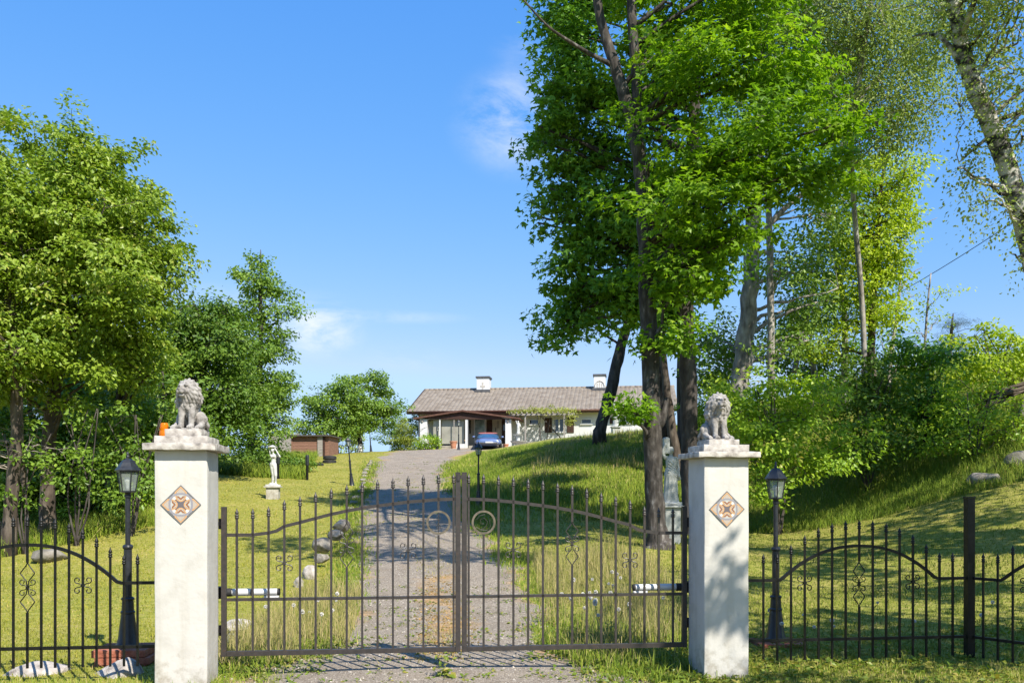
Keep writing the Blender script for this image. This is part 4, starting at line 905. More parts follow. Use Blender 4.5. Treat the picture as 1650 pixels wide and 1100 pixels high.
# fountain
p = at(835, 724, 57.5); fz = gz(p.x, p.y)
f = thing('fountain', 'white tiered garden fountain with a small figure on top', 'fountain', (p.x, p.y, fz-.05)); fs = 1.06
MB().lathe([(.34,0),(.34,.10),(.24,.14),(.19,.30),(.22,.50),(.30,.54)], 20).build('pedestal', M['statue'], f, auto=.6)
MB().lathe([(.28,.5405),(.42,.58),(.50,.66),(.52,.70),(.47,.70),(.40,.63)], 24).build('lower_bowl', M['statue'], f, auto=.6)
MB().lathe([(.16,.64),(.11,.75),(.13,.95),(.20,1.03)], 18).build('stem', M['statue'], f, smooth=True)
MB().lathe([(.18,1.0305),(.28,1.06),(.34,1.13),(.30,1.13),(.2,1.09)], 22).build('upper_bowl', M['statue'], f, auto=.6)
b = MB(); b.lathe([(.10,1.08),(.08,1.2),(.11,1.24)], 12); b.cap((-.03,0,1.24),(-.02,0,1.55),.05,.075); b.cap((.05,-.02,1.24),(.02,0,1.55),.05,.075); b.cap((0,0,1.55),(.01,0,1.78),.09,.085); b.ell((0,-.01,1.92),(.06,.065,.075)); b.cap((.09,0,1.80),(.15,-.04,1.62),.035,.03); b.cap((-.09,0,1.80),(-.14,-.05,1.98),.035,.03)
V, Fs = b.remesh(.016, 2); from_vf('figure', V, Fs, M['statue'], f)
# ------------------------------------------------------------ car
def car(x, y, rz, label):
    r = thing('parked_car', label, 'car', (x, y, gz(x, y)+.02), rz); r.scale = (.97, 1, .84)
    def loft(name, st, mat, parent, n=26, e=3.2):
        V = []; Fs = []
        for (yy_, z0, z1, hw_, tw_) in st:
            zc, hh = (z0+z1)/2, (z1-z0)/2
            for k in range(n):
                a = 2*math.pi*k/n; c, s = math.cos(a), math.sin(a)
                u = math.copysign(abs(c)**(2/e), c); v = math.copysign(abs(s)**(2/e), s)
                w = hw_ if v < 0 else hw_+(tw_-hw_)*v
                V.append((u*w, yy_, zc+v*hh))
        for i in range(len(st)-1):
            for k in range(n): Fs.append((i*n+k, i*n+(k+1)%n, (i+1)*n+(k+1)%n, (i+1)*n+k))
        Fs.append(tuple(range(n))); Fs.append(tuple((len(st)-1)*n+k for k in range(n))[::-1])
        mb = MB().add(V, Fs); return mb.build(name, mat, parent, auto=.9)
    body = loft('body', [(-2.22,.34,.60,.62,.58),(-2.17,.26,.70,.76,.70),(-2.0,.22,.76,.85,.76),(-1.6,.20,.84,.88,.79),(-.9,.20,.92,.89,.80),(0,.20,.95,.89,.80),(1.0,.20,.97,.89,.80),(1.7,.22,.95,.87,.78),(2.1,.26,.90,.82,.72),(2.25,.34,.80,.70,.60)], M['carblue'], r)
    loft('cabin_glass', [(-1.05,.86,.90,.74,.72),(-.45,.86,1.24,.74,.62),(-.2,.86,1.33,.74,.58),(.9,.86,1.33,.74,.57),(1.3,.86,1.22,.74,.60),(1.75,.86,.93,.74,.70)], M['carglass'], r, e=4)
    loft('roof', [(-.42,1.25,1.285,.64,.55),(-.2,1.29,1.36,.625,.53),(.3,1.29,1.385,.62,.53),(.9,1.27,1.36,.625,.53),(1.3,1.16,1.25,.64,.56)], M['carred'], r, e=2.6)
    for sx in (-1,1):
        MB().ell((sx*.60,-2.125,.61),(.125,.06,.075)).build('headlight', M['lampglass'], r, smooth=True)
        m_ = MB(); m_.ell((sx*.97,-.62,.98),(.10,.06,.07)); m_.build('mirror', M['carblue'], r, smooth=True)
        for yy_ in (-1.40,1.35):
            w = MB(); Mx = Matrix.Translation((sx*.80, yy_, .31)) @ Matrix.Rotation(math.pi/2, 4, 'Y')
            w.lathe([(.20,-.10),(.29,-.10),(.315,-.06),(.315,.06),(.29,.10),(.20,.10)], 24, M4=Mx); o = w.build('wheel', M['rubber'], r, auto=.6)
            MB().lathe([(.195,-.096),(.195,.096)], 18, M4=Mx).build('rim', M['steel'], o)
    MB().box((-.55,-2.235,.30),(.55,-2.19,.42)).build('grille', M['rubber'], r, bevel=.02)
    pl = MB(); pl.box((-.26,-2.262,.39),(.26,-2.24,.50)); o = pl.build('number_plate', M['whitepaint'], r, bevel=.004)
    MB().box((-.26,-2.266,.392),(-.215,-2.2625,.498)).build('plate_band', M['carblue'], o)
    b = MB(); b.cap((-.6,-2.20,.42),(.6,-2.20,.42),.05,.05); b.build('bumper', M['steel'], r, smooth=True)
p = at(786, 722, 59.5); car(p.x, p.y, R(3), 'blue car with a red top parked in front of the porch')
# ------------------------------------------------------------ shed
sx, sY = (470-825)/F*44, 44.0; sz = gz(sx+1, sY)-.25
sh = thing('shed', 'small brown board shed under the fruit tree left of the drive', 'shed', (sx, sY, sz), R(-4))
hh = CAMZ+(800-703)/F*44-sz; W = 1.85
sw = MB(); nb = int(hh/.14)
for k in range(nb):
    z0, z1 = k*hh/nb, (k+1)*hh/nb; t = .008
    sw.add([(0,0,z0),(W,0,z0),(W,0-t,z1-.004) if 0 else (W,t,z1),(0,t,z1)], [(0,1,2,3)]); sw.add([(0,t,z1),(W,t,z1),(W,0,z1),(0,0,z1)], [(0,1,2,3)])
sw.box((.01,.012,0),(W-.01,1.8,hh)); sw.build('wall', M['shedwood'], sh)
MB().prism([(-.12,hh+.001),(W+.12,hh-.10+.101),(W+.12,hh+.06),(-.12,hh+.07)], -.2, 2.0).build('roof', M['shedroof'], sh)
MB().box((1.30,-.06,.0),(1.55,-.012,hh-.01)).build('door_post', M['greywood'], sh); MB().box((1.56,-.05,.02),(1.66,-.011,hh-.03)).build('door', M['brownwood'], sh)
MB().box((-.02,-.02,0),(.05,-.003,hh)).build('corner_board', M['shedwood'], sh)
lx = (432-825)/F*50; lz = gz(lx, 50)
lw = thing('garden_wall', 'low pale block wall just left of the brown shed', 'garden wall', (lx, 50, lz-.3), R(-3)); MB().box((0,0,0),(1.7,.2,1.15+.3)).build('blocks', M['greywood'], lw, bevel=.01); MB().box((-.03,-.03,1.4505),(1.73,.23,1.51)).build('coping', M['greywood'], lw, bevel=.01)
# ------------------------------------------------------------ rocks
def rock_mesh(seed, sx, sy, sz):
    bm = bmesh.new(); bmesh.ops.create_icosphere(bm, subdivisions=4, radius=1); rn = random.Random(seed)
    dirs = [(Vector((rn.gauss(0,1), rn.gauss(0,1), rn.gauss(0,1))).normalized(), rn.uniform(.60,.95)) for _ in range(14)]
    ph = [rn.uniform(0,6) for _ in range(6)]
    for v in bm.verts:
        p = v.co.copy()
        for d, t in dirs:
            k = p.dot(d)
            if k > t: p -= d*(k-t)*.85
        n = .035*math.sin(5*p.x+ph[0])*math.sin(4*p.y+ph[1])+.02*math.sin(11*p.z+ph[2])*math.sin(9*p.x+ph[3])+.010*math.sin(23*p.y+ph[4])*math.sin(21*p.z+ph[5])
        p *= 1+n; v.co = Vector((p.x*sx, p.y*sy, p.z*sz))
    me = bpy.data.meshes.new('rock'); bm.to_mesh(me); bm.free(); me.polygons.foreach_set('use_smooth', [True]*len(me.polygons)); return me
def rock(px, py, Y, w, h, label, group=None, mat='rock', seed=0, name='boulder', dep=None):
    """(px,py): centre of the stone as seen; w,h: size in photo pixels"""
    me = rock_mesh(seed, w/2*Y/F, (dep or w)/2*Y/F, h/2*Y/F*1.15); me.materials.append(M[mat])
    p = at(px, py, Y); o = bpy.data.objects.new(name, me); C.objects.link(o); z = gz(p.x, p.y)
    o.location = (p.x, p.y, p.z-h*.08*Y/F); o.rotation_euler = (0, 0, seed*1.3)
    tag(o, label, 'boulder' if name == 'boulder' else 'stone', group); return o
rock(62, 1096, 8.0, 122, 62, 'pale boulder striped by fence shadow, at the left frame edge', seed=3, dep=90, mat='palerock')
rock(190, 1090, 8.0, 108, 76, 'pale boulder striped by fence shadow, below the brick plinth', seed=4, dep=80, mat='palerock')
rock(80, 893, 16.5, 58, 24, 'brown boulder half buried in the left lawn', seed=5, mat='darkrock')
G2 = 'boulders edging the gravel drive'
rock(384, 1008, 10.2, 48, 26, 'low pale boulder behind the left gate hinge stile', G2, seed=6, mat='palerock'); rock(374, 1029, 9.6, 26, 22, 'small tan boulder at the foot of the hinge stile', G2, seed=7)
rock(519, 876, 15.9, 33, 26, 'rounded grey boulder on the drive edge, largest of the shaded pair', G2, seed=8); rock(518, 897, 14.9, 25, 17, 'flat dark boulder just below the rounded grey one', G2, seed=9)
rock(500, 924, 13.7, 27, 30, 'pale pointed boulder in weeds at the drive edge', G2, seed=10, mat='palerock'); rock(482, 940, 13.0, 20, 27, 'small pale boulder in weeds nearest the gate opener', G2, seed=11, mat='palerock')
rock(551, 846, 18.3, 32, 20, 'grey boulder in shade, farthest of the big drive edge boulders', G2, seed=12); rock(541, 861, 17.0, 26, 17, 'long grey boulder between the farthest and the rounded one', G2, seed=13)
k = 0
for py in (822, 812, 803, 795, 788, 781, 775, 769, 764, 759, 755, 751, 748, 745):
    Y = None
    for yy_ in np.arange(18, 46, .1):
        e = np.interp(yy_, [d_[0] for d_ in DRV], [d_[1]-d_[3]*1.06 for d_ in DRV]); z = gz(e, yy_)
        if 800-(z-CAMZ)*F/yy_ <= py: Y = yy_; break
    if Y:
        px = 825+e/Y*F; s = (13-.5*k)
        rock(px-1, py-2, Y, s*1.3, s*.8, 'whitish kerb stone in the row along the left edge of the upper drive', 'kerb stones along the left edge of the upper drive', seed=20+k, name='kerb_stone', mat='rock'); k += 1
rock(1585, 774, 18.3, 56, 36, 'grey boulder with a split face on the right grass bank', seed=40, dep=50); rock(1648, 745, 18.8, 60, 42, 'grey boulder cut by the right frame edge', seed=41, mat='darkrock', dep=50)
rock(1664, 672, 21.5, 84, 80, 'dark rock added in place of the shaded hollow under roots, right frame edge', seed=42, mat='darkrock', dep=60)  # dark boulder standing in for the shaded hollow below the roots
b = MB(); rn = random.Random(3)
for k in range(26):
    a = at(1575+rn.uniform(-8, 20), 655+rn.uniform(-3, 12), 21.0+rn.uniform(-.3, .3)); c = at(1615+rn.uniform(0, 20), 628+rn.uniform(-4, 10), 20.9+rn.uniform(-.2, .3)); e = at(1655+rn.uniform(-5, 20), 618+rn.uniform(-6, 12), 20.9)
    b.tube([a, (a+c)/2+Vector((0, 0, rn.uniform(-.04, .08))), c, e], [.008, .018, .022, .02], 5)
o = b.build('dead_root', M['dead_grass'], smooth=True); tag(o, 'tangle of dry brown roots over the dark rock', 'roots')
# ------------------------------------------------------------ overhead cables
def cable(pts, r, label):
    o = MB().tube(pts, r, 5).build('overhead_cable', M['cable'], smooth=True); tag(o, label, 'cable')
A, B = at(1700, 312, 24), at(1250, 560, 46)
cable([A.lerp(B, t)+Vector((0, 0, -.5*4*t*(1-t))) for t in np.linspace(0, 1, 20)], .012, 'thin cable slanting across the sky beside the leaning birch')
A, B = at(440, 645, 75), at(690, 654, 72)
cable([A.lerp(B, t)+Vector((0, 0, -.25*4*t*(1-t))) for t in np.linspace(0, 1, 14)], .014, 'thin cable between the left trees and the house roof')
# ------------------------------------------------------------ foliage
SHAPES = {
 'oval': (np.array([(0,0,0),(.5,.30,.06),(1,0,-.06),(.5,-.30,.06)]), np.array([[0,1,2,3]])),
 'maple': (np.array([(0,0,0),(.50,.20,.02),(1.0,0,-.08),(.50,-.20,.02),(.06,.26,.03),(.34,.62,-.06),(.42,.14,.02),(.42,-.14,.02),(.34,-.62,-.06),(.06,-.26,.03)]),
           np.array([[0,1,2,3],[0,6,5,4],[0,9,8,7]])),
 'spray': (np.array([(0,0,0),(.35,.16,.03),(.62,.0,0),(.30,-.20,.03),(.5,.05,.0),(.85,.26,-.03),(1.05,.10,-.05),(.8,-.05,0)]), np.array([[0,1,2,3],[4,5,6,7]])),
 'needle': (np.array([(0,.012,0),(1,.012,-.1),(1,-.012,-.1),(0,-.012,0),(0,0,.012),(.9,.5,0),(.92,.47,0),(.03,0,0)]), np.array([[0,1,2,3],[4,5,6,7]])),
}
def nrm(a): return a/np.maximum(np.linalg.norm(a, axis=-1, keepdims=True), 1e-9)
def leaf_mesh(name, P, Nn, D, S, rnd, shape, mat, parent):
    T, Fq = SHAPES[shape]; n = len(P)
    D = nrm(D-Nn*(D*Nn).sum(-1, keepdims=True)); B = np.cross(Nn, D)
    V = P[:,None]+S[:,None,None]*(T[None,:,0,None]*D[:,None]+T[None,:,1,None]*B[:,None]+T[None,:,2,None]*Nn[:,None])
    k = len(T); Q = (np.arange(n)[:,None,None]*k+Fq[None]).reshape(-1, 4)
    return mesh_np(name, V.reshape(-1, 3), Q, np.full(len(Q), 4), mat, parent, np.repeat(rnd, len(Fq)))
def clusters(blobs, dens, r, arms=.22):
    """cluster centres spread through the ellipsoids, more of them near the outside"""
    Cc, Rc, Oc = [], [], []
    for (c, rad) in blobs:
        area = (rad[0]*rad[1]*rad[2])**(2/3)*4*math.pi
        n = max(3, int(area*dens)); d = nrm(r.normal(size=(n, 3))); u = r.random(n)**(1/2.6)
        ph = r.uniform(0, 6.28, 3); lob = 1+.20*np.sin(4*d[:,0]+ph[0])*np.sin(5*d[:,2]+ph[1])+.14*np.sin(9*d[:,0]-7*d[:,2]+ph[2])
        k = d*(u*lob)[:,None]*np.array(rad)
        m = (u > .8) & (r.random(n) < arms)   # a share of the outer sprays reaches out as arms
        if m.any():
            q = d[m].copy(); q[:,2] = np.abs(q[:,2])*.4+.05; st = r.uniform(.16, .40, m.sum())[:,None]
            for s_ in (1, 2):
                Cc.append(np.array(c)+k[m]+q*st*s_); Oc.append(d[m]); Rc.append(np.full(m.sum(), min(rad)))
        Cc.append(np.array(c)+k); Oc.append(d); Rc.append(np.full(n, min(rad)))
    return np.concatenate(Cc), np.concatenate(Oc)
def foliage(name, parent, blobs, dens, per, size, crad, shape, mat, r, droop=.25, flat=.45, upw=.55, arms=.22):
    Cc, Oc = clusters(blobs, dens, r, arms); n = len(Cc)
    cr = crad*r.uniform(.55, 1.35, n); cnt = np.maximum(3, (per*r.uniform(.6, 1.4, n))).astype(int)
    ci = np.repeat(np.arange(n), cnt); N = len(ci)
    g = np.clip(r.normal(size=(N, 3)), -1.5, 1.5)*.55; off = g*cr[ci][:,None]*np.array([1,1,flat])
    off[:,2] -= droop*(off[:,0]**2+off[:,1]**2)/np.maximum(cr[ci], .05)*.6
    P = Cc[ci]+off
    Nn = nrm(np.array([0,0,1])*upw+Oc[ci]*.40+r.normal(size=(N,3))*.42)
    D = nrm(nrm(off+1e-6)*.7+r.normal(size=(N,3))*.5+np.array([0,0,-.35-droop]))
    crn = r.random(n); rnd = np.clip(.5*crn[ci]+.5*r.random(N)+r.normal(size=N)*.06, 0, 1)
    S = size*r.uniform(.6, 1.25, N)
    leaf_mesh(name, P-np.array(parent.location), Nn, D, S, rnd, shape, mat, parent)
    return Cc
def curve3(a, b, sag, n=6, wob=.0, rn=random):
    a, b = Vector(a), Vector(b); m = (a+b)/2+Vector((0, 0, sag))
    out = []
    for i in range(n+1):
        t = i/n; p = a*(1-t)**2+m*2*t*(1-t)+b*t*t
        if 0 < i < n: p += Vector((rn.uniform(-wob, wob), rn.uniform(-wob, wob), rn.uniform(-wob, wob)))
        out.append(p)
    return out
def trunk_pts(poly, rn, sub=4, wob=.03):
    """poly [(Vector, r)] -> smooth dense list"""
    P = [Vector(p) for p, _ in poly]; r0 = [r for _, r in poly]; out = []; rr = []
    for i in range(len(P)-1):
        p0, p1, p2, p3 = P[max(i-1,0)], P[i], P[i+1], P[min(i+2,len(P)-1)]
        for k in range(sub):
            t = k/sub
            q = .5*((2*p1)+(p2-p0)*t+(2*p0-5*p1+4*p2-p3)*t*t+(3*p1-p0-3*p2+p3)*t**3)
            w = wob*r0[i]*4
            out.append(q+Vector((rn.uniform(-w,w), rn.uniform(-w,w), 0))*(1 if (i or k) else 0)); rr.append((r0[i]+(r0[i+1]-r0[i])*t)*rn.uniform(.95,1.06))
    out.append(P[-1]); rr.append(r0[-1]); return out, rr
def tree(name, label, cat, Y, trunks, blobs, leaf, bark='bark', dens=2.2, per=34, size=.11, crad=.42, shape='oval', limbs=1.0, seed=1, group=None, droop=.25, twigs=.5, flat=.45, upw=.55, deadtw=0, extra=None, nside=12, limb_z=0):
    """trunks: lists of (px, py, radius_m[, dY]); blobs: (px, py, rpx, rpz, dY[, depth_m])"""
    r = np.random.default_rng(seed); rn = random.Random(seed)
    base = at(trunks[0][0][0], trunks[0][0][1], Y+(trunks[0][0][3] if len(trunks[0][0]) > 3 else 0))
    root = thing(name, label, cat, base, 0, group)
    mb = MB(); spine = []
    for tk in trunks:
        poly = [(at(t[0], t[1], Y+(t[3] if len(t) > 3 else 0)), t[2]) for t in tk]
        pts, rr = trunk_pts(poly, rn)
        if tk is trunks[0]:
            pts = [pts[0]-Vector((0,0,.5))]+pts; rr = [rr[0]*1.25]+[rr[0]*1.12]+rr[1:]
        mb.tube([p-base for p in pts], rr, nside); spine += list(zip(pts, rr))
    bl = []
    for bb in blobs:
        yb = Y+bb[4]; c = at(bb[0], bb[1], yb); k = yb/F
        bl.append((np.array(c), (bb[2]*k, (bb[5] if len(bb) > 5 else bb[2]*k*.9), bb[3]*k)))
    Cc = foliage('crown', root, bl, dens, per, size, crad, shape, M[leaf], r, droop, flat, upw) if bl else []
    # limbs to every blob, twigs to a share of the clusters
    ends = []
    for (c, rad) in bl:
        nl = max(1, int(limbs*(2+1.2*max(rad))))
        for _ in range(nl):
            tgt = Vector(c)+Vector((rn.uniform(-.6,.6)*rad[0], rn.uniform(-.6,.6)*rad[1], rn.uniform(-.4,.6)*rad[2]))
            lo = [s for s in spine if s[0].z-base.z > limb_z and s[0].z < tgt.z-.25*(tgt-s[0]).length] or [s for s in spine if s[0].z-base.z > limb_z]
            s = min(lo, key=lambda q: (q[0]-tgt).length+rn.uniform(0,.8))
            if (s[0]-tgt).length > 4.2: continue
            r0 = min(s[1]*.42, .018+.016*(tgt-s[0]).length)
            pts = curve3(s[0], tgt, rn.uniform(.0,.25)*(tgt-s[0]).length*.5, 7, .05, rn)
            mb.tube([p-base for p in pts], [r0*(1-.8*i/7)+.004 for i in range(8)], 6); ends += pts[3:]
    if len(Cc) and ends and twigs > 0:
        E = np.array([tuple(e) for e in ends])
        for i in range(len(Cc)):
            if rn.random() < twigs:
                d = ((E-Cc[i])**2).sum(1); j = int(d.argmin())
                if d[j] < 2.2**2:
                    pts = curve3(E[j], Cc[i], .06, 3, .03, rn); mb.tube([p-base for p in pts], [.010,.008,.006,.004], 3, caps=False)
    if extra: extra(mb, base, rn)
    mb.build('trunk', M[bark], root, smooth=True)
    if deadtw:
        for _ in range(deadtw):
            dm = MB()
            s = rn.choice([q for q in spine if q[0].z-base.z > 1.2 and q[0].z-base.z < 5] or spine); a = rn.uniform(0, 6.28); l = rn.uniform(.5, 1.5)
            e = s[0]+Vector((math.cos(a)*l, -abs(math.sin(a))*l*.7, rn.uniform(-.2,.35)*l)); pts = curve3(s[0], e, rn.uniform(-.15,.15), 5, .06, rn)
            dm.tube([p-base for p in pts], [.016,.013,.010,.008,.006,.004], 4)
            for k in (2,3,4):
                e2 = pts[k]+Vector((rn.uniform(-.35,.35), rn.uniform(-.3,.2), rn.uniform(-.2,.3))); dm.tube([p-base for p in curve3(pts[k], e2, .03, 3, .02, rn)], [.007,.006,.005,.003], 3)
            dm.build('dead_branch', M['deadtwig'], root, smooth=True)
    return root

# --- big maples on the right of the drive
tree('maple_tree', 'tall maple with forked grey trunk nearest the gate, bright green leaves', 'maple', 16.2,
     [[(1062,878,.25),(1058,848,.185),(1054,760,.168),(1046,560,.155),(1040,400,.140),(1034,280,.130),(1018,190,.125)],
      [(1018,190,.115),(995,120,.10),(968,30,.085),(952,-60,.07),(940,-160,.05)],[(1022,210,.09),(1026,130,.095),(1018,20,.085),(1012,-80,.07),(1015,-170,.05)],
      [(985,105,.045,0),(930,75,.032,-.3),(880,40,.02,-.5),(835,-10,.012,-.6)],[(1052,690,.10),(1066,676,.085),(1075,640,.03)]],
     [(1150,330,85,85,-.9),(1200,225,95,75,-1.0),(1275,285,92,66,-.6),(1135,120,95,70,-.5),(1235,105,95,70,-.6),(1075,450,52,58,-.5),(1135,440,50,46,-.4),(1325,205,58,48,-.4),(1165,20,110,50,-.2),(1060,60,60,60,.8),
      (1110,-70,150,60,.4),(1240,-60,120,50,0),(1014,645,10,9,-.6,.12),(1085,540,48,38,-.3),(1075,250,50,60,-.6),(1335,275,50,26,-.6),(950,-110,110,50,.8),(1020,668,9,9,-.6,.12),(1095,350,50,50,-.8),(1180,380,50,36,-.7)],
     'maple', dens=2.9, per=62, size=0.118, crad=.42, shape='maple', seed=11, twigs=.3, flat=.38, upw=.8)
mp_ = [o for o in C.objects if o.get('label', '').startswith('tall maple with forked')][0]
OB = [((2.6,9.5,9.0),.9),((1.4,9.7,9.4),.9),((.4,10.1,9.7),.8),((3.7,9.2,9.3),.9),((4.7,8.9,9.1),.8),((2.2,11.6,10.2),1.0),((3.4,12.6,10.4),1.0)]
foliage('low_crown', mp_, [(np.array(p_), (r_, r_, .7*r_)) for p_, r_ in OB], 1.6, 46, .125, .42, 'maple', M['maple'], np.random.default_rng(76), .25, .4, .8, 0)
lb = MB(); o_ = mp_.location; rq = random.Random(4)
for (p_, r_) in OB: lb.tube([q-o_ for q in curve3((2.55,13.2,10.75), p_, .3, 6, .05, rq)], [.045,.04,.035,.03,.022,.016,.01], 6)
lb.tube([q-o_ for q in curve3((2.2,16.0,11.4), (2.55,13.2,10.75), .2, 5, .03, rq)], [.085,.08,.072,.065,.058,.05], 8)
lb.build('limb', M['bark'], mp_, smooth=True)
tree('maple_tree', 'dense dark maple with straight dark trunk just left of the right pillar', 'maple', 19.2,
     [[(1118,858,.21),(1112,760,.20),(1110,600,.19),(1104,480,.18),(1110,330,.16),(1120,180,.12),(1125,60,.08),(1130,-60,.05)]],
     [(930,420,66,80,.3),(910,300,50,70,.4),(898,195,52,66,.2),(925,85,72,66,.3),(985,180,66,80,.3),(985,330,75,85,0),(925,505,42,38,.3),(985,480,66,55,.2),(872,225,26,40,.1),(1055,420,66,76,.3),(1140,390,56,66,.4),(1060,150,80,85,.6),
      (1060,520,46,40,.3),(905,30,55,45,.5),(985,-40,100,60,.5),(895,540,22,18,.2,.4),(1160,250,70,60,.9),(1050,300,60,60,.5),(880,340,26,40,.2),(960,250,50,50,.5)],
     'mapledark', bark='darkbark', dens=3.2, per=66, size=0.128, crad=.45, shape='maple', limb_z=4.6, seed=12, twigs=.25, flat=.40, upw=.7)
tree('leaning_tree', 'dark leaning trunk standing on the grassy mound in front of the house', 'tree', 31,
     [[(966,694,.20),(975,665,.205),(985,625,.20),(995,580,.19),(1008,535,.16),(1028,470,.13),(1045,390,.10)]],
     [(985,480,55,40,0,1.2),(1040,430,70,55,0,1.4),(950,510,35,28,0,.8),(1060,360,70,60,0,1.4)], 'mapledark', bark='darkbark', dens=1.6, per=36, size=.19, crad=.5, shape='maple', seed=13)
tree('slim_tree', 'slim leaning tree close behind the robed statue', 'tree', 25,
     [[(1092,752,.15),(1084,700,.13),(1076,640,.115),(1070,590,.105),(1066,500,.09),(1070,380,.06)]], [(1080,420,60,60,0,1),(1060,500,40,30,0,.8)], 'maple', bark='redbark', dens=1.5, per=30, size=.16, shape='maple', seed=14)
tree('slim_tree', 'dark slim tree between the big maple and the leaning slim one', 'tree', 29,
     [[(1068,682,.16),(1064,640,.145),(1060,560,.13),(1062,450,.10)]], [(1070,470,50,50,0,1)], 'mapledark', bark='darkbark', dens=1.4, per=26, size=.18, shape='maple', seed=15)
tree('slim_tree', 'thin dark stem seen just left of the dark maple trunk', 'tree', 27,
     [[(1097,700,.10),(1095,600,.09),(1098,480,.07),(1096,380,.05)]], [(1120,440,50,50,0,1)], 'mapledark', bark='darkbark', dens=1.2, per=24, size=.18, shape='maple', seed=16)
# --- rough grey trunk and its neighbours on the right
tree('old_tree', 'old tree with rough pale grey trunk rising behind the bushes', 'tree', 24.5,
     [[(1186,650,.27),(1196,590,.25),(1204,520,.235),(1210,440,.22),(1214,350,.21),(1222,220,.17),(1236,60,.12),(1245,-60,.07)],[(1212,400,.10),(1250,350,.08),(1285,320,.06),(1330,290,.035)],[(1216,330,.09),(1262,300,.07),(1300,240,.05)]],
     [(1165,560,40,44,1.2,1.2),(1300,420,60,50,1.2,1.6),(1290,540,40,40,1.4,1.3),(1240,200,90,90,1.2,2.4),(1330,330,70,60,.8,1.8),(1230,70,110,80,.6,2.6),(1340,110,80,60,.8,2),(1150,600,40,40,.6,1.4),(1310,500,45,45,1.2,1.6)],
     'mid', bark='palebark', dens=2.4, per=30, size=.13, crad=.5, seed=17, twigs=.5)
tree('slim_tree', 'tall slim tree with straight pale brown stem right of the rough trunk', 'tree', 23,
     [[(1244,640,.105),(1242,560,.095),(1241,440,.088),(1238,320,.08),(1237,180,.07),(1235,20,.05),(1234,-60,.04)]],
     [(1262,430,40,50,0,1),(1230,140,70,60,0,1.6),(1260,40,70,50,0,1.6),(1275,560,40,35,0,1)], 'mid', bark='palebark', dens=2.6, per=26, size=.12, seed=18)
tree('young_tree', 'yellow green young tree with thin trunk before the open sky', 'tree', 26,
     [[(1406,620,.13),(1404,560,.115),(1407,490,.10),(1412,410,.08),(1418,320,.055),(1425,260,.03)]],
     [(1412,420,42,48,0,1.0),(1400,480,38,40,0,.9),(1425,350,45,45,0,1.1),(1455,300,42,34,0,.9),(1365,470,34,30,0,.8),(1390,300,42,45,.2,1.1),(1370,380,38,40,.2,1),(1440,440,26,34,0,.7),(1330,560,30,28,0,.8),(1478,265,24,18,0,.6),(1415,255,36,24,0,.8),(1430,400,46,40,-.2,1),(1395,430,44,40,-.2,1),(1445,345,40,34,-.1,.9),(1385,530,36,34,-.1,.9),(1430,500,30,30,0,.8),(1350,330,40,40,.3,1)],
     'lime', bark='redbark', dens=4.2, per=34, size=.115, crad=.36, seed=19, twigs=.5)
tree('slim_tree', 'thin pale stem with sparse leaves right of the yellow green tree', 'tree', 30,
     [[(1488,620,.05),(1490,560,.042),(1494,500,.035),(1500,440,.02)]], [(1498,470,24,34,0,.7),(1480,540,22,30,0,.7),(1512,510,16,22,0,.5)], 'lime', bark='palebark', dens=2, per=18, size=.10, crad=.35, seed=20)
tree('slim_tree', 'grey stems with thin leaf cover between old tree and yellow green tree', 'tree', 28,
     [[(1358,640,.11),(1362,560,.10),(1358,480,.08),(1345,400,.05)],[(1280,600,.09),(1292,540,.08),(1310,470,.06),(1322,400,.04)],[(1316,620,.10),(1306,575,.09),(1290,540,.07)]],
     [(1345,410,40,40,0,1),(1320,440,45,50,0,1.2),(1290,500,40,40,0,1),(1370,520,30,30,0,.8),(1340,570,40,30,0,1)], 'mid', bark='palebark', dens=4.0, per=24, size=.12, seed=21)
tree('bare_tree', 'mostly bare pale tree with long dead branch against the sky', 'tree', 29,
     [[(1430,640,.08),(1438,560,.06),(1448,480,.045),(1452,420,.03),(1448,360,.015)],[(1448,450,.03),(1458,390,.022),(1482,365,.015),(1510,351,.006)],[(1450,470,.025),(1470,440,.016),(1488,430,.006)]],
     [(1440,540,26,40,0,.7),(1460,480,18,24,0,.5),(1470,575,36,26,0,.9)], 'lime', bark='deadtwig', dens=2, per=20, size=.10, crad=.3, seed=22, twigs=.8)
tree('pine_tree', 'small dark pine on the skyline right of the bare tree', 'pine', 36,
     [[(1528,640,.09),(1530,580,.075),(1533,530,.05),(1536,505,.02)]], [(1533,548,26,12,0,.7),(1536,524,18,9,0,.5),(1530,575,28,12,0,.8),(1545,560,16,8,0,.5)], 'pine', bark='redbark', dens=5, per=34, size=.20, crad=.26, shape='needle', seed=23, droop=0)
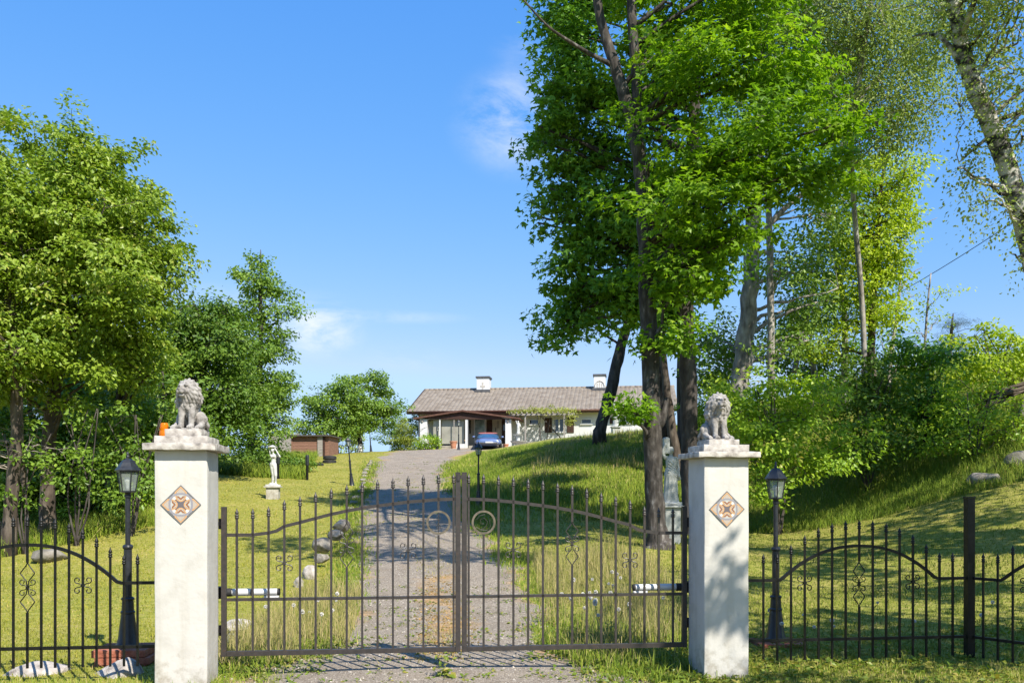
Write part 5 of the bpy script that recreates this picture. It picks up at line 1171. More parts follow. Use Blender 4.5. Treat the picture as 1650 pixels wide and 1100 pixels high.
# --- birches
tree('birch_tree', 'leaning white birch trunk at the right frame edge', 'birch', 13,
     [[(1790,900,.22,-.4),(1745,700,.19),(1702,540,.165),(1668,430,.152),(1640,325,.142),(1612,240,.132),(1588,180,.122),(1562,120,.112),(1545,50,.10),(1530,-20,.085),(1500,-140,.05)],
      [(1580,160,.05),(1530,75,.035),(1500,55,.025,.3),(1470,60,.015,.5)],[(1568,130,.04),(1600,90,.028),(1640,70,.015)],[(1600,215,.03),(1570,240,.02),(1545,262,.008)]],
     [(1600,150,34,34,-.2,.5),(1640,215,30,40,-.3,.5),(1560,60,48,36,0,.7),(1590,30,40,30,-.2,.6),(1595,320,30,22,-.2,.4),(1560,275,26,18,-.2,.4),(1640,340,26,28,-.2,.4),(1612,110,30,26,.2,.5),(1520,20,50,36,.2,.8),(1575,240,22,20,-.1,.4),(1640,410,16,10,-.2,.3),(1555,180,18,20,0,.4),(1560,-50,80,50,0,1),(1660,170,30,40,-.2,.5),(1630,-20,50,40,.3,.8),
      (1700,-20,90,60,-1,1.4),(1640,-110,110,60,-1,1.6),(1760,120,70,70,-.5,1.2),(1780,300,60,70,-.5,1.2)],
     'birch', bark='birchbark', dens=5.5, per=46, size=0.062, crad=0.26, seed=24, twigs=.7, droop=.5, flat=1.7)
tree('birch_tree', 'tall birch with hanging pale leaves at the top behind the maples', 'birch', 21,
     [[(1395,640,.07,2),(1390,500,.065,2),(1378,360,.06,1.5),(1372,240,.06,.6),(1385,120,.06),(1400,20,.06),(1410,-80,.03)],[(1352,250,.06),(1375,190,.05),(1400,140,.035),(1440,100,.02)]],
     [(1400,60,85,60,0,2.0),(1470,95,70,55,0,1.6),(1340,60,75,50,.3,1.8),(1500,30,60,45,0,1.5),(1440,170,60,45,0,1.4),(1385,180,50,50,.2,1.4),(1480,185,34,34,0,.9),(1430,215,34,26,0,.9),(1310,150,50,40,.5,1.4),(1300,10,70,40,.6,1.6),(1380,-60,160,60,0,2.6)],
     'birch', bark='palebark', dens=5.0, per=52, size=0.078, crad=.42, seed=25, twigs=.4, droop=.6, flat=1.6)
# --- bushes on the right bank
def bush(name, label, Y, blobs, leaf='shrub', dens=3.2, per=34, size=.10, crad=.32, seed=1, shape='oval', stems=5, group=None, cat='bush', bark='darkbark', twigs=.25, **kw):
    x = np.mean([b[0] for b in blobs]); bx_ = (x-825)/F*Y; z = gz(bx_, Y); py = 800-(z-CAMZ)*F/Y
    topy = min(b[1] for b in blobs); rn = random.Random(seed)
    tr = [[(x+rn.uniform(-6,6), py, .022), (x+rn.uniform(-22,22), (py*.6+topy*.4), .015), (x+rn.uniform(-50,50), topy+8, .01)] for _ in range(stems)]
    tr[0][0] = (x, py, .024)
    return tree(name, label, cat, Y, tr, blobs, leaf, bark, dens, per, size, crad, shape, .6, seed, group, twigs=twigs, nside=6, **kw)
bush('bush', 'bright green bush right behind the lamp beside the right pillar', 19.5, [(1250,690,70,62,0,1.1),(1300,640,60,48,.3,1.1),(1200,680,48,60,.2,1),(1330,700,55,50,.3,1),(1270,752,60,30,-.2,.8),(1215,750,40,36,-.2,.8),(1330,745,44,24,-.2,.8),(1240,785,44,22,-.4,.7),(1180,640,36,40,.4,.9),(1240,620,44,30,.5,.9)], dens=3.6, per=40, size=.105, seed=31)
bush('bush', 'mid green bush in the middle of the right bank', 21.5, [(1390,660,55,50,0,1.1),(1440,640,50,46,.3,1),(1370,720,50,34,-.2,.9),(1430,705,50,34,-.2,.9),(1400,735,46,20,-.3,.8),(1400,600,36,30,.4,.8),(1365,610,36,32,.4,.8)], leaf='forest', dens=3.6, per=40, size=.11, seed=32)
bush('bush', 'tall dark bush with broad leaves below the pine', 22.5, [(1480,600,46,48,.4,1),(1510,640,50,46,0,1),(1475,670,52,44,0,1),(1530,690,48,28,-.2,.8),(1450,560,34,32,.6,.8),(1500,560,30,28,.6,.8)], leaf='mapledark', dens=3.6, per=38, size=.12, seed=33)
bush('bush', 'lime green bush high on the right skyline', 24, [(1590,560,36,38,.3,.8),(1620,585,42,36,.2,.9),(1575,600,44,30,0,.9),(1650,610,30,36,0,.8),(1595,530,22,20,.3,.5),(1640,560,34,32,.3,.8),(1560,590,34,28,.3,.8)], leaf='lime', dens=3.2, per=36, size=.12, seed=34)
bush('bush', 'light green low bush beneath the dry roots on the right', 20, [(1590,690,46,30,0,.9),(1560,665,40,32,.3,.8),(1610,650,44,30,.3,.9),(1650,690,36,30,.2,.8),(1560,625,44,30,.5,.9),(1520,665,40,30,.3,.8),(1540,715,46,22,-.2,.7),(1620,700,40,26,0,.7),(1500,712,40,20,0,.7)], leaf='shrub', dens=3.2, per=32, size=.085, seed=35)
bush('bush', 'green bush between the dark maple trunk and the right lion', 26, [(1150,650,36,46,0,.9),(1135,690,34,40,0,.8),(1170,700,40,40,.2,.9),(1155,610,30,34,.4,.8)], leaf='shrub', dens=3, per=34, size=.12, seed=36)
bush('bush', 'deep green thicket filling the skyline behind the right bushes', 30, [(1350,615,70,36,0,1.6),(1430,600,70,36,.5,1.6),(1290,600,50,40,0,1.4),(1560,620,70,36,0,1.6),(1250,570,40,34,1,1.2),(1150,560,44,50,0,1.2),(1172,610,40,40,0,1.2),(1285,520,40,46,.5,1.2),(1330,490,36,46,.8,1.2)], leaf='forest', dens=2.4, per=36, size=.14, crad=.4, seed=37)
# --- wood on the left
GL = 'trees of the wood on the left'
tree('tall_tree', 'tallest yellow green tree of the left wood, pointed top', 'tree', 19,
     [[(76,852,.17),(76,780,.145),(80,690,.135),(92,600,.125),(104,480,.11),(112,360,.09),(120,295,.06),(126,220,.03)]],
     [(125,238,52,34,0,1.2),(85,283,42,36,.2,1.2),(165,253,36,30,.2,.9),(120,328,75,50,0,1.6),(190,298,26,24,0,.7),(60,360,70,55,-.3,1.5),(140,390,80,55,-.4,1.6),(80,440,90,60,-.5,1.8),(175,440,80,55,-.4,1.7),(120,520,90,50,-.5,1.7),(205,500,60,45,-.3,1.4),(50,530,60,50,-.5,1.4),(124,223,16,20,0,.5),(150,288,50,36,-.3,1.3),(70,320,60,44,-.4,1.3),(115,365,80,40,-.6,1.5),(165,340,50,36,-.3,1.2),(90,580,70,28,-.7,.9),(150,600,40,22,-.7,.7),(110,645,30,12,-.6,.5),(30,625,30,18,-.7,.6)],
     'aspen', bark='redbark', dens=4.6, per=56, size=0.112, crad=0.32, shape='oval', seed=41, group=GL, deadtw=26, twigs=.35, droop=.5, flat=.5, upw=.7)
tree('tall_tree', 'yellow green tree on the right flank of the left wood, arms reaching over the sky', 'tree', 20,
     [[(170,838,.13,1.2),(182,760,.115,1),(192,660,.105,.8),(210,540,.09),(222,440,.075),(230,350,.05),(240,320,.03),(246,290,.02)]],
     [(236,313,22,26,0,.7),(222,340,34,32,0,.9),(208,410,46,34,0,1.1),(272,358,18,9,0,.4),(276,394,16,8,0,.4),(232,435,42,28,-.2,1),(282,452,16,8,-.2,.4),(215,490,52,34,-.3,1.2),(195,555,60,38,-.3,1.3),(238,540,30,28,-.2,.8),(258,402,16,12,0,.4),(225,380,36,28,-.2,.9),(190,420,40,32,-.3,1),(232,470,36,24,-.3,.9),(205,320,18,22,0,.6),(215,600,44,28,-.3,1.1)],
     'aspen', bark='darkbark', dens=4.6, per=56, size=0.112, crad=0.32, shape='oval', seed=42, group=GL, deadtw=10, twigs=.35, droop=.5, flat=.5, upw=.7)
tree('tall_tree', 'tree cut by the left frame edge, leaves yellow green', 'tree', 17.5,
     [[(14,865,.14),(20,780,.12),(28,690,.11),(24,560,.10),(12,420,.08),(0,315,.05),(-8,215,.03)],[(40,800,.05,.6),(34,720,.05,.5),(30,640,.04,.4)]],
     [(-5,238,30,34,0,.8),(5,308,40,42,0,1),(-15,370,70,50,0,1.3),(15,430,60,50,-.2,1.3),(-20,500,80,55,-.2,1.5),(25,570,46,36,-.3,1),(-30,600,70,50,-.2,1.4),(8,198,10,18,0,.4),(-70,400,80,90,0,2),(-60,520,80,80,0,2)],
     'aspen', bark='redbark', dens=4.4, per=54, size=0.115, crad=0.32, shape='oval', seed=43, group=GL, deadtw=16, twigs=.35, droop=.5, flat=.5, upw=.7)
def understory(px, py, Y, rp, rz, label, seed, leaf='forest', n=5, size=.13, dens=2.6, dead=6, dep=1.6):
    rn = random.Random(seed); bx_ = (px-825)/F*Y; z = gz(bx_, Y); pb = 800-(z-CAMZ)*F/Y
    bl = [(px+rn.uniform(-.55,.55)*rp, py+rn.uniform(-.6,.6)*rz, rp*rn.uniform(.45,.7), rz*rn.uniform(.35,.55), rn.uniform(-.6,.6), dep) for _ in range(n)]
    bl += [(px, pb-rz*.30, rp*.75, rz*.28, -.3, dep)]
    tree('forest_tree', label, 'tree', Y, [[(px, pb, .10), (px+rn.uniform(-8,8), (pb+py)/2, .085), (px+rn.uniform(-14,14), py, .06), (px, py-rz*.8, .025)]], bl, leaf, 'darkbark', dens*1.4, 36, size, .42, 'oval', .8, seed, GL, deadtw=dead, twigs=.3)
understory(40, 690, 22, 70, 130, 'shaded leafy tree behind the left edge trunk', 51, leaf='mid', n=6, dep=1); understory(125, 690, 22.5, 70, 140, 'shaded leafy tree behind the reddish trunk', 52, leaf='mid', n=6, dep=1)
understory(200, 690, 21.3, 55, 110, 'leafy mid green tree straight behind the left lamp', 53, leaf='mid', n=7, dep=.9); understory(262, 690, 23, 55, 115, 'leafy tree behind the left edge of the left pillar', 54, leaf='mid', n=7, dep=1.0)
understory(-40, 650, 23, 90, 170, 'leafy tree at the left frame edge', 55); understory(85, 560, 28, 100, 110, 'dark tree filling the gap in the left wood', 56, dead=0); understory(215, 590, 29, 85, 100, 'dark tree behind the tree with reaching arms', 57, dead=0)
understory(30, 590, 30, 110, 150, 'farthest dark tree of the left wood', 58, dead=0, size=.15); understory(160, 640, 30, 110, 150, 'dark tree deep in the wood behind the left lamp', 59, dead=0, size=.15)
tree('round_tree', 'dense green round tree right behind the left lion', 'tree', 31,
     [[(318,790,.16),(320,720,.14),(325,640,.12),(330,560,.09),(335,510,.05)]],
     [(330,520,58,42,0,1.5),(300,570,60,50,0,1.6),(365,560,55,45,0,1.5),(330,630,70,55,0,1.8),(285,650,50,60,-.2,1.5),(380,640,48,50,0,1.4),(340,700,60,50,-.2,1.6),(295,520,40,34,0,1.1),(360,500,30,20,0,.8),(270,590,40,50,0,1.3)],
     'forest', bark='darkbark', dens=4.5, per=38, size=.145, crad=.45, seed=44, shape='oval', twigs=.3)
tree('slender_tree', 'slender tall tree with dark stem right of the left lion', 'tree', 37,
     [[(404,735,.17),(408,680,.15),(418,600,.12),(420,520,.085),(420,440,.04),(420,402,.015)]],
     [(420,420,16,20,0,.5),(420,458,30,26,0,.9),(388,440,16,16,0,.5),(446,468,18,16,0,.6),(418,505,40,30,0,1.1),(460,500,16,12,0,.5),(415,560,52,36,0,1.4),(450,555,26,22,0,.8),(420,620,50,36,0,1.4),(385,600,36,36,0,1.1),(440,650,34,30,0,1),(395,665,44,32,0,1.2),(420,695,40,20,0,1.1),(458,615,18,16,0,.5)],
     'mid', bark='darkbark', dens=4.5, per=34, size=.145, crad=.40, seed=45, twigs=.5, flat=.5)
bush('hedge_bush', 'leafy bush behind the white statue on the left lawn', 36, [(400,735,50,26,0,1.5),(450,740,40,18,-.5,1.2),(375,748,40,26,-.6,1.2),(430,722,36,18,.3,1.2),(470,745,30,14,-.6,.9),(410,760,40,14,-1,1)], leaf='forest', dens=2.8, per=34, size=.13, seed=46)
bush('hedge_bush', 'light green weeds and brush at the forest edge behind the left lamp', 21.5, [(235,800,36,26,0,.9),(170,815,46,24,-.2,.9),(110,828,46,22,-.4,.9),(60,838,40,22,-.6,.9),(15,842,36,24,-.6,.9),(270,790,36,26,.3,.9)], leaf='shrub', dens=3, per=30, size=.085, seed=47)
bush('sapling', 'sunlit sapling at the foot of the reddish trunk in the left wood', 18.2, [(120,700,34,40,0,.8),(140,760,40,34,0,.8),(100,770,30,26,0,.7),(135,650,20,20,0,.5)], leaf='mid', dens=3, per=26, size=.11, crad=.28, seed=91, cat='sapling', group=GL)
bush('sapling', 'sunlit sapling right behind the lantern of the left lamp', 18.8, [(215,720,36,46,0,.8),(240,770,34,30,0,.8),(190,780,30,26,0,.7),(205,660,24,26,0,.6)], leaf='mid', dens=3, per=26, size=.11, crad=.28, seed=92, cat='sapling', group=GL)
bush('sapling', 'sunlit sapling between the two trunks at the left frame edge', 17.6, [(45,740,28,40,0,.7),(30,790,30,26,0,.7),(50,690,20,26,0,.5)], leaf='mid', dens=2.6, per=26, size=.11, crad=.28, seed=93, cat='sapling', group=GL)
bush('pale_tree', 'pale thin tree far away left of the shed', 60, [(462,680,12,18,0,1),(455,700,16,16,0,1),(470,705,14,14,0,1)], leaf='birch', dens=1.6, per=26, size=.2, seed=48, cat='tree', bark='palebark')
bush('pale_tree', 'pale thin tree far away between the two fruit trees', 66, [(560,700,22,22,0,1.2),(545,712,18,16,0,1),(580,712,16,16,0,1)], leaf='birch', dens=1.3, per=22, size=.22, seed=49, cat='tree', bark='palebark')
# --- fruit trees by the shed
tree('fruit_tree', 'small fruit tree with spreading crown over the brown shed', 'fruit tree', 47,
     [[(536,744,.13),(539,715,.11),(542,690,.09),(548,660,.06),(552,630,.03)],[(545,742,.07),(543,712,.06),(538,680,.04)]],
     [(545,632,34,20,0,1.2),(515,655,30,22,0,1.1),(505,682,26,16,0,1),(560,665,38,26,0,1.3),(530,690,34,18,0,1.2),(555,695,30,14,0,1.1),(560,620,20,12,0,.8),(495,640,14,12,0,.6)], 'mid', bark='bark', dens=4, per=34, size=.15, crad=.38, seed=61)
tree('fruit_tree', 'small fruit tree with whitewashed foot nearest the gravel drive', 'fruit tree', 49,
     [[(581,738,.15),(580,710,.13),(576,690,.10),(590,660,.06),(600,625,.025)],[(580,712,.08),(568,694,.07),(560,680,.05)]],
     [(600,620,24,20,0,1),(585,650,36,24,0,1.3),(615,655,28,18,0,1.1),(632,662,16,10,0,.6),(575,680,28,18,0,1.1),(605,680,30,12,0,1),(605,608,12,10,0,.6),(622,630,14,10,0,.6)], 'mid', bark='bark', dens=4, per=34, size=.15, crad=.38, seed=62)
ft = [o for o in C.objects if o.get('label', '').startswith('small fruit tree with whitewashed')][0]
MB().tube([(0,0,-.1),(-.01,0,.35),(-.02,0,.75)], [.19,.165,.15], 12).build('painted_foot', M['limewash'], ft, smooth=True)
bush('conifer_bush', 'golden green conifer bush at the left corner of the house', 59, [(648,700,20,24,0,1),(645,680,12,16,0,.7),(660,715,16,14,0,.8),(638,716,12,12,0,.6)], leaf='conifer', dens=4, per=40, size=.13, crad=.3, seed=63, shape='spray')
bush('bush', 'grey green bush between the conifer bush and the porch', 60, [(688,712,20,12,0,1),(672,716,14,12,0,.8),(700,716,12,10,0,.7)], leaf='shrub', dens=4, per=36, size=.12, crad=.28, seed=64)
bush('bush', 'dark bush against the sky behind the golden conifer', 66, [(640,705,24,22,0,1.2),(665,690,14,22,0,1)], leaf='forest', dens=2.6, per=36, size=.17, seed=65)
# vine on the pergola
vr = thing('climbing_vine', 'yellow green climbing vine covering the pergola roof', 'vine', hw(hs(1110), -1.7, -.3), -HA*0)
vb = []
for zx in range(765, 1120, 22):
    s = hs(zx); p = hw(s, -1.2, 2.42+random.uniform(0,.3)*(1.5 if 860 < zx < 960 else .7)); vb.append((np.array(p), (.45, .7, .20)))
for dz in (2.2, 1.9, 1.6): p = hw(hs(1108), -1.75, dz); vb.append((np.array(p), (.28, .3, .22)))
foliage('leaves', vr, vb, 2.2, 26, .13, .3, 'oval', M['vine'], np.random.default_rng(66))
mb = MB(); rv = random.Random(8)
for k in range(5):
    a = hw(hs(920+k*10 if k < 3 else 1100), -1.5+.2*k, -.3); b_ = hw(hs(930+rv.uniform(-40,60)), -1.2, 2.45); mb.tube([p-Vector(vr.location) for p in curve3(a, b_, .3, 6, .06, rv)], [.03]*4+[.02]*3, 5)
mb.build('stem', M['bark'], vr, smooth=True)
# trees right of the camera, outside the picture: their crowns throw the shade on the right railings and bank
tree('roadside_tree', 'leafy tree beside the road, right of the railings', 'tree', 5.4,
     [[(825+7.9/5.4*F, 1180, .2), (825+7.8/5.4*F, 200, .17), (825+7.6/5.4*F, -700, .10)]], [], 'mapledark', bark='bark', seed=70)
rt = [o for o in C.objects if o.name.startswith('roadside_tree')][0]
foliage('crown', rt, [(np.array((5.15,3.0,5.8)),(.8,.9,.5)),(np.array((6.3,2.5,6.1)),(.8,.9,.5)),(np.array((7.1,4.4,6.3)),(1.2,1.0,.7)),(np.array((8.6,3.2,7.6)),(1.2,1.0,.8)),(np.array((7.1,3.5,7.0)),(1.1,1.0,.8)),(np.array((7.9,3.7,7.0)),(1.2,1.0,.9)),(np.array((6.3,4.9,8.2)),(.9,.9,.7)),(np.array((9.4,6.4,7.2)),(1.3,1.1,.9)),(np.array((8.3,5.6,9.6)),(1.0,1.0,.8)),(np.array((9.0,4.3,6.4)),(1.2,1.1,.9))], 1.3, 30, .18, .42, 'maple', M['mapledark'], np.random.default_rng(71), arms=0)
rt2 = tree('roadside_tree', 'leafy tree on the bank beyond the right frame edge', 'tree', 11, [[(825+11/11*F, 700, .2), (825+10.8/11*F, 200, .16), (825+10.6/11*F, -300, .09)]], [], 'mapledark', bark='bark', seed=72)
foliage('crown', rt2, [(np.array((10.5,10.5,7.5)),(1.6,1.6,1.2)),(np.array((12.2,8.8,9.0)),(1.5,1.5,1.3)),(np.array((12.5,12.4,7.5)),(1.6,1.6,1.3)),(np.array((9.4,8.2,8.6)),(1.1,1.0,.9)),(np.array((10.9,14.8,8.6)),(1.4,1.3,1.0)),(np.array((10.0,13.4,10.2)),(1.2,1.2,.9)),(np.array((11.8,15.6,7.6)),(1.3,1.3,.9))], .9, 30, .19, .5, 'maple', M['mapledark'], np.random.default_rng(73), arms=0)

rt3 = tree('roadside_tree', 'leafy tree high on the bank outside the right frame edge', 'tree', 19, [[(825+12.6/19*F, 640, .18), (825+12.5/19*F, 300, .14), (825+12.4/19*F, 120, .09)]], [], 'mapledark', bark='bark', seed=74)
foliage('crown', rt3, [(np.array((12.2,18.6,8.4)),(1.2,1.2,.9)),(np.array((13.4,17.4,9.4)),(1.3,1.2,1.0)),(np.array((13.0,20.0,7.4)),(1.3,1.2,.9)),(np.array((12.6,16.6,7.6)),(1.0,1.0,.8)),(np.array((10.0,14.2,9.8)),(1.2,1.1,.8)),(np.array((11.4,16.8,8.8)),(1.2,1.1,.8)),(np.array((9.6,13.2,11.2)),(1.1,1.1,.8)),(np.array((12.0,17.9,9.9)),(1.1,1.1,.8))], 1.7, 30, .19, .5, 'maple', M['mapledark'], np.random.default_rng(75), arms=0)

# ------------------------------------------------------------ grass
def blades(name, x, y, h, w, rnd, mat, lean=.35, kind='stuff', label=None, zoff=-.01, r=None, parent=None, origin=None):
    r = r or rng; n = len(x); z = gz(x, y)+zoff; a = r.random(n)*2*math.pi; la = r.random(n)*2*math.pi
    ll = h*lean*np.abs(r.normal(size=n)); dx, dy = np.cos(la)*ll, np.sin(la)*ll; wx, wy = np.cos(a)*w/2, np.sin(a)*w/2
    b = np.stack([x, y, z], -1)
    V = np.empty((n, 5, 3)); W = np.stack([wx, wy, np.zeros(n)], -1)
    V[:,0] = b-W; V[:,1] = b+W; m = b+np.stack([dx*.35, dy*.35, h*.55], -1); V[:,2] = m+W*.8; V[:,3] = m-W*.8; V[:,4] = b+np.stack([dx, dy, h*np.maximum(.35, 1-lean*.4*np.abs(r.normal(size=n)))], -1)
    if origin is not None: V -= np.array(origin)
    i = np.arange(n)*5
    ff = np.stack([i, i+1, i+2, i+3, i+3, i+2, i+4], -1).ravel(); tot = np.tile([4, 3], n)
    o = mesh_np(name, V.reshape(-1, 3), ff, tot, mat, parent, np.repeat(rnd, 2))
    if kind: tag(o, label, 'grass', kind=kind)
    return o
def scatter(n, y0, y1, fx0, fx1, p=1.0):
    """log spaced in depth, between the two view-angle slopes"""
    y = y0*(y1/y0)**rng.random(n); x = (fx0+(fx1-fx0)*rng.random(n))*y; return x, y
def patchy(x, y, s=.9): return np.clip(.5+.9*lumps(x, y, s)+.5*lumps(y, x, s*2.7), 0, 1)
# short lawn on the left
x, y = scatter(330000, 7.2, 46, -.70, .1); do = drive_off(x, y); k = (do < -1.02-.12*rng.random(len(x))) & (rng.random(len(x)) < .55+.45*patchy(x, y))
x, y = x[k], y[k]; pt = .5*patchy(x, y, .7)+.5*patchy(y, x, 2.9)
blades('lawn_grass', x, y, (.016+.042*rng.random(len(x))**1.8*(.4+patchy(y, x, 3.3)))*(1+.012*y), .0045*(1+.10*y), np.clip(-.05+.85*pt+.30*rng.normal(size=len(x)), 0, 1), M['grassL'], .6, label='short sunlit grass of the left lawn')
# right lawn
x, y = scatter(340000, 7.2, 44, -.15, .75); do = drive_off(x, y); k = (do > 1.02+.12*rng.random(len(x))) & (rng.random(len(x)) < .55+.45*patchy(x, y))
x, y = x[k], y[k]; pt = .5*patchy(x, y, .8)+.5*patchy(y, x, 3.1)
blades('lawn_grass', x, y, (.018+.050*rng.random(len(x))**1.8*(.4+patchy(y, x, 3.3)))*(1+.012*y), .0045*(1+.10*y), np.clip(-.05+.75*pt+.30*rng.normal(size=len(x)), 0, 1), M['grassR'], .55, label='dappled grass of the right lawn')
# tall grass: mound, bank, forest edge
x, y = scatter(130000, 20.5, 44, -.09, .32); do = drive_off(x, y); px = 825+x/y*F; k = (do > 1.15) & (patchy(x, y, .8)+(y-24)/14+.25*rng.normal(size=len(x)) > .45)
x, y = x[k], y[k]; blades('tall_grass', x, y,  .10+.42*rng.random(len(x))*patchy(x, y, .9)**1.6, .016+0*x, np.clip(.15+.5*patchy(x, y, 1.3)+.3*rng.normal(size=len(x)), 0, 1), M['grassT'], .45, label='tall grass on the mound below the house')
x, y = scatter(130000, 15.5, 30, .25, .72); ty = 17.5+2.5*np.clip(.55-x/y, 0, .3)/.3; k = (y > ty) & (rng.random(len(x)) < .35+.65*patchy(x, y, 1.1))
x, y = x[k], y[k]; blades('tall_grass', x, y, .14+.30*rng.random(len(x))*(.4+.6*patchy(x, y, .7)), .011+0*x, np.clip(.05+.45*patchy(x, y, 1.3)+.28*rng.normal(size=len(x)), 0, 1), M['grassT'], .5, label='tall grass on the shaded right bank')
x, y = scatter(60000, 15, 26, -.64, -.36); fe = 17.8+4.0*np.clip((x/y+.60)/.22, 0, 1); k = (y > fe-1.2) & (y < fe+5)
x, y = x[k], y[k]; blades('tall_grass', x, y, .16+.34*rng.random(len(x)), .012+0*x, np.clip(.2+.4*patchy(x, y, 1.3)+.28*rng.normal(size=len(x)), 0, 1), M['grassT'], .5, label='tall grass along the edge of the left wood')
x = -4.9+3.3*rng.random(16000)-6; y = 33+9*rng.random(16000); x = x-1.5*(y-33)/9
blades('tall_grass', x, y, .2+.4*rng.random(len(x)), .022+0*x, rng.random(len(x))*.8, M['grassT'], .5, label='tall weeds around the brown shed')
# seeding grass beside the drive, inside the gate
def tuft_field(n, x0, x1, y0, y1, hmin, hmax, label, mat='drygrass', edge=None, w=.006):
    x = x0+(x1-x0)*rng.random(n); y = y0+(y1-y0)*rng.random(n); c = rng.random((60, 2)); c = np.stack([x0+(x1-x0)*c[:,0], y0+(y1-y0)*c[:,1]], -1)
    d = np.sqrt(((x[:,None]-c[None,:,0])**2+(y[:,None]-c[None,:,1])**2).min(1)); k = rng.random(n) < np.exp(-(d/(.22 if y1 < 20 else .55))**2)+.12
    if edge is not None: k &= edge(drive_off(x, y))
    x, y = x[k], y[k]; d = d[k]
    blades('seeding_grass', x, y, (hmin+(hmax-hmin)*rng.random(len(x))**1.5)*np.clip(1.2-d*1.5, .35, 1.1), w+0*x, np.clip(.55+.3*rng.normal(size=len(x)), 0, 1), M[mat], .35, label=label)
tuft_field(9000, -2.95, -1.45, 8.15, 12.6, .12, .46, 'tall seeding grass behind the left gate leaf', edge=lambda d_: d_ < -.78)
tuft_field(16000, .35, 2.3, 8.5, 15.5, .12, .48, 'tall seeding grass behind the right gate leaf', edge=lambda d_: d_ > .85)
tuft_field(14000, .6, 9.0, 26, 38, .22, .55, 'blond tufts of tall grass on the mound', 'drygrass', edge=lambda d_: d_ > 1.25, w=.018)
tuft_field(7000, .2, 2.2, 8.0, 10.5, .08, .26, 'green grass tufts under the right gate leaf', 'grassT', edge=lambda d_: d_ > .75)
tuft_field(2600, -2.9, -1.3, 7.3, 9.0, .04, .12, 'grass tufts under the left gate leaf', 'grassT', edge=lambda d_: d_ < -.6)
tuft_field(1500, -4.6, -2.3, 7.15, 7.45, .05, .13, 'grass in front of the left fence', 'grassT'); tuft_field(2600, 1.9, 5.2, 7.0, 8.6, .03, .12, 'grass at the foot of the right railings', 'grassT'); tuft_field(2600, 2.2, 5.2, 7.1, 8.3, .02, .06, 'straw on the bare soil by the right railings', 'drygrass')
# ragged fringe along both drive edges and a weedy strip between the wheel tracks
n_ = 26000; y = 7.4*(40/7.4)**rng.random(n_); sd = np.where(rng.random(n_) < .5, -1, 1); cx = np.interp(y, [d_[0] for d_ in DRV], [d_[1] for d_ in DRV]); wd = np.interp(y, [d_[0] for d_ in DRV], [d_[3] for d_ in DRV])
x = cx+sd*wd*(1.0+.13*rng.normal(size=n_)); k = patchy(x, y, 2.2)+.25*rng.normal(size=n_) > .42; x, y = x[k], y[k]
blades('fringe_grass', x, y, (.04+.10*rng.random(len(x)))*(1+.01*y), .005*(1+.10*y), np.clip(.35+.35*rng.normal(size=len(x)), 0, 1), M['grassT'], .6, label='ragged grass along both edges of the drive')
n_ = 5000; y = 8.2*(34/8.2)**rng.random(n_); x = np.interp(y, [d_[0] for d_ in DRV], [d_[1] for d_ in DRV])+.05+.20*rng.normal(size=n_); k = patchy(x, y, 3.1)+.2*rng.normal(size=n_) > .62; x, y = x[k], y[k]
blades('strip_grass', x, y, .02+.05*rng.random(len(x)), .005*(1+.10*y), np.clip(.55+.3*rng.normal(size=len(x)), 0, 1), M['drygrass'], .7, label='thin dry grass between the wheel tracks', zoff=.012)
# low weeds and orange moss on the drive
def weeds(n, x0, x1, y0, y1, size, label, mat, name='weeds', kf=None, up=.5):
    c = np.stack([x0+(x1-x0)*rng.random(n), y0+(y1-y0)*rng.random(n)], -1)
    if kf is not None: c = c[kf(c[:,0], c[:,1])]
    ci = np.repeat(np.arange(len(c)), 9); N = len(ci); P = np.empty((N, 3)); P[:,:2] = c[ci]+rng.normal(size=(N,2))*size*.8; P[:,2] = gz(P[:,0], P[:,1])+.022+rng.random(N)*size*.35
    D = nrm(np.concatenate([P[:,:2]-c[ci]+rng.normal(size=(N,2))*.02, rng.random((N,1))*up*size], 1)+1e-6); Nn = nrm(np.array([0,0,1.])+rng.normal(size=(N,3))*.35)
    o = leaf_mesh(name, P, Nn, D, size*rng.uniform(.5,1.2,N), rng.random(N), 'oval', M[mat], None); tag(o, label, 'weeds', kind='stuff')
weeds(900, -1.3, .3, 8.3, 14, .035, 'dry orange moss down the middle of the drive', 'orangeweed', 'moss', kf=lambda x, y: np.abs(x-np.interp(y, [d_[0] for d_ in DRV], [d_[1] for d_ in DRV])) < .12+.3*rng.random(len(x)))
weeds(170, -1.9, .6, 7.3, 13, .05, 'small green weeds scattered over the gravel', 'weed')
weeds(420, .2, 1.9, 7.2, 10.5, .06, 'broad leaved weeds beside the right pillar', 'weed', kf=lambda x, y: drive_off(x, y) > .55+.4*rng.random(len(x)))
weeds(420, -2.8, -1.2, 7.2, 9.6, .05, 'broad leaved weeds beside the left pillar', 'weed', kf=lambda x, y: drive_off(x, y) < -.5-.4*rng.random(len(x)))
weeds(300, 1.9, 5.4, 7.2, 9.5, .06, 'broad leaved weeds along the right railings', 'weed'); weeds(220, -3.4, -1.6, 12, 24, .06, 'weeds at the left drive edge', 'weed', kf=lambda x, y: np.abs(drive_off(x, y)+1.08) < .12)
weeds(120, -4.5, -1.0, 20, 40, .06, 'low weeds on the upper drive', 'weed', kf=lambda x, y: np.abs(drive_off(x, y)) < .9)
n_ = 2600; y = 7.3*(22/7.3)**rng.random(n_); cx = np.interp(y, [d_[0] for d_ in DRV], [d_[1] for d_ in DRV]); wd = np.interp(y, [d_[0] for d_ in DRV], [d_[3] for d_ in DRV]); x = cx+wd*(2*rng.random(n_)-1)*.98
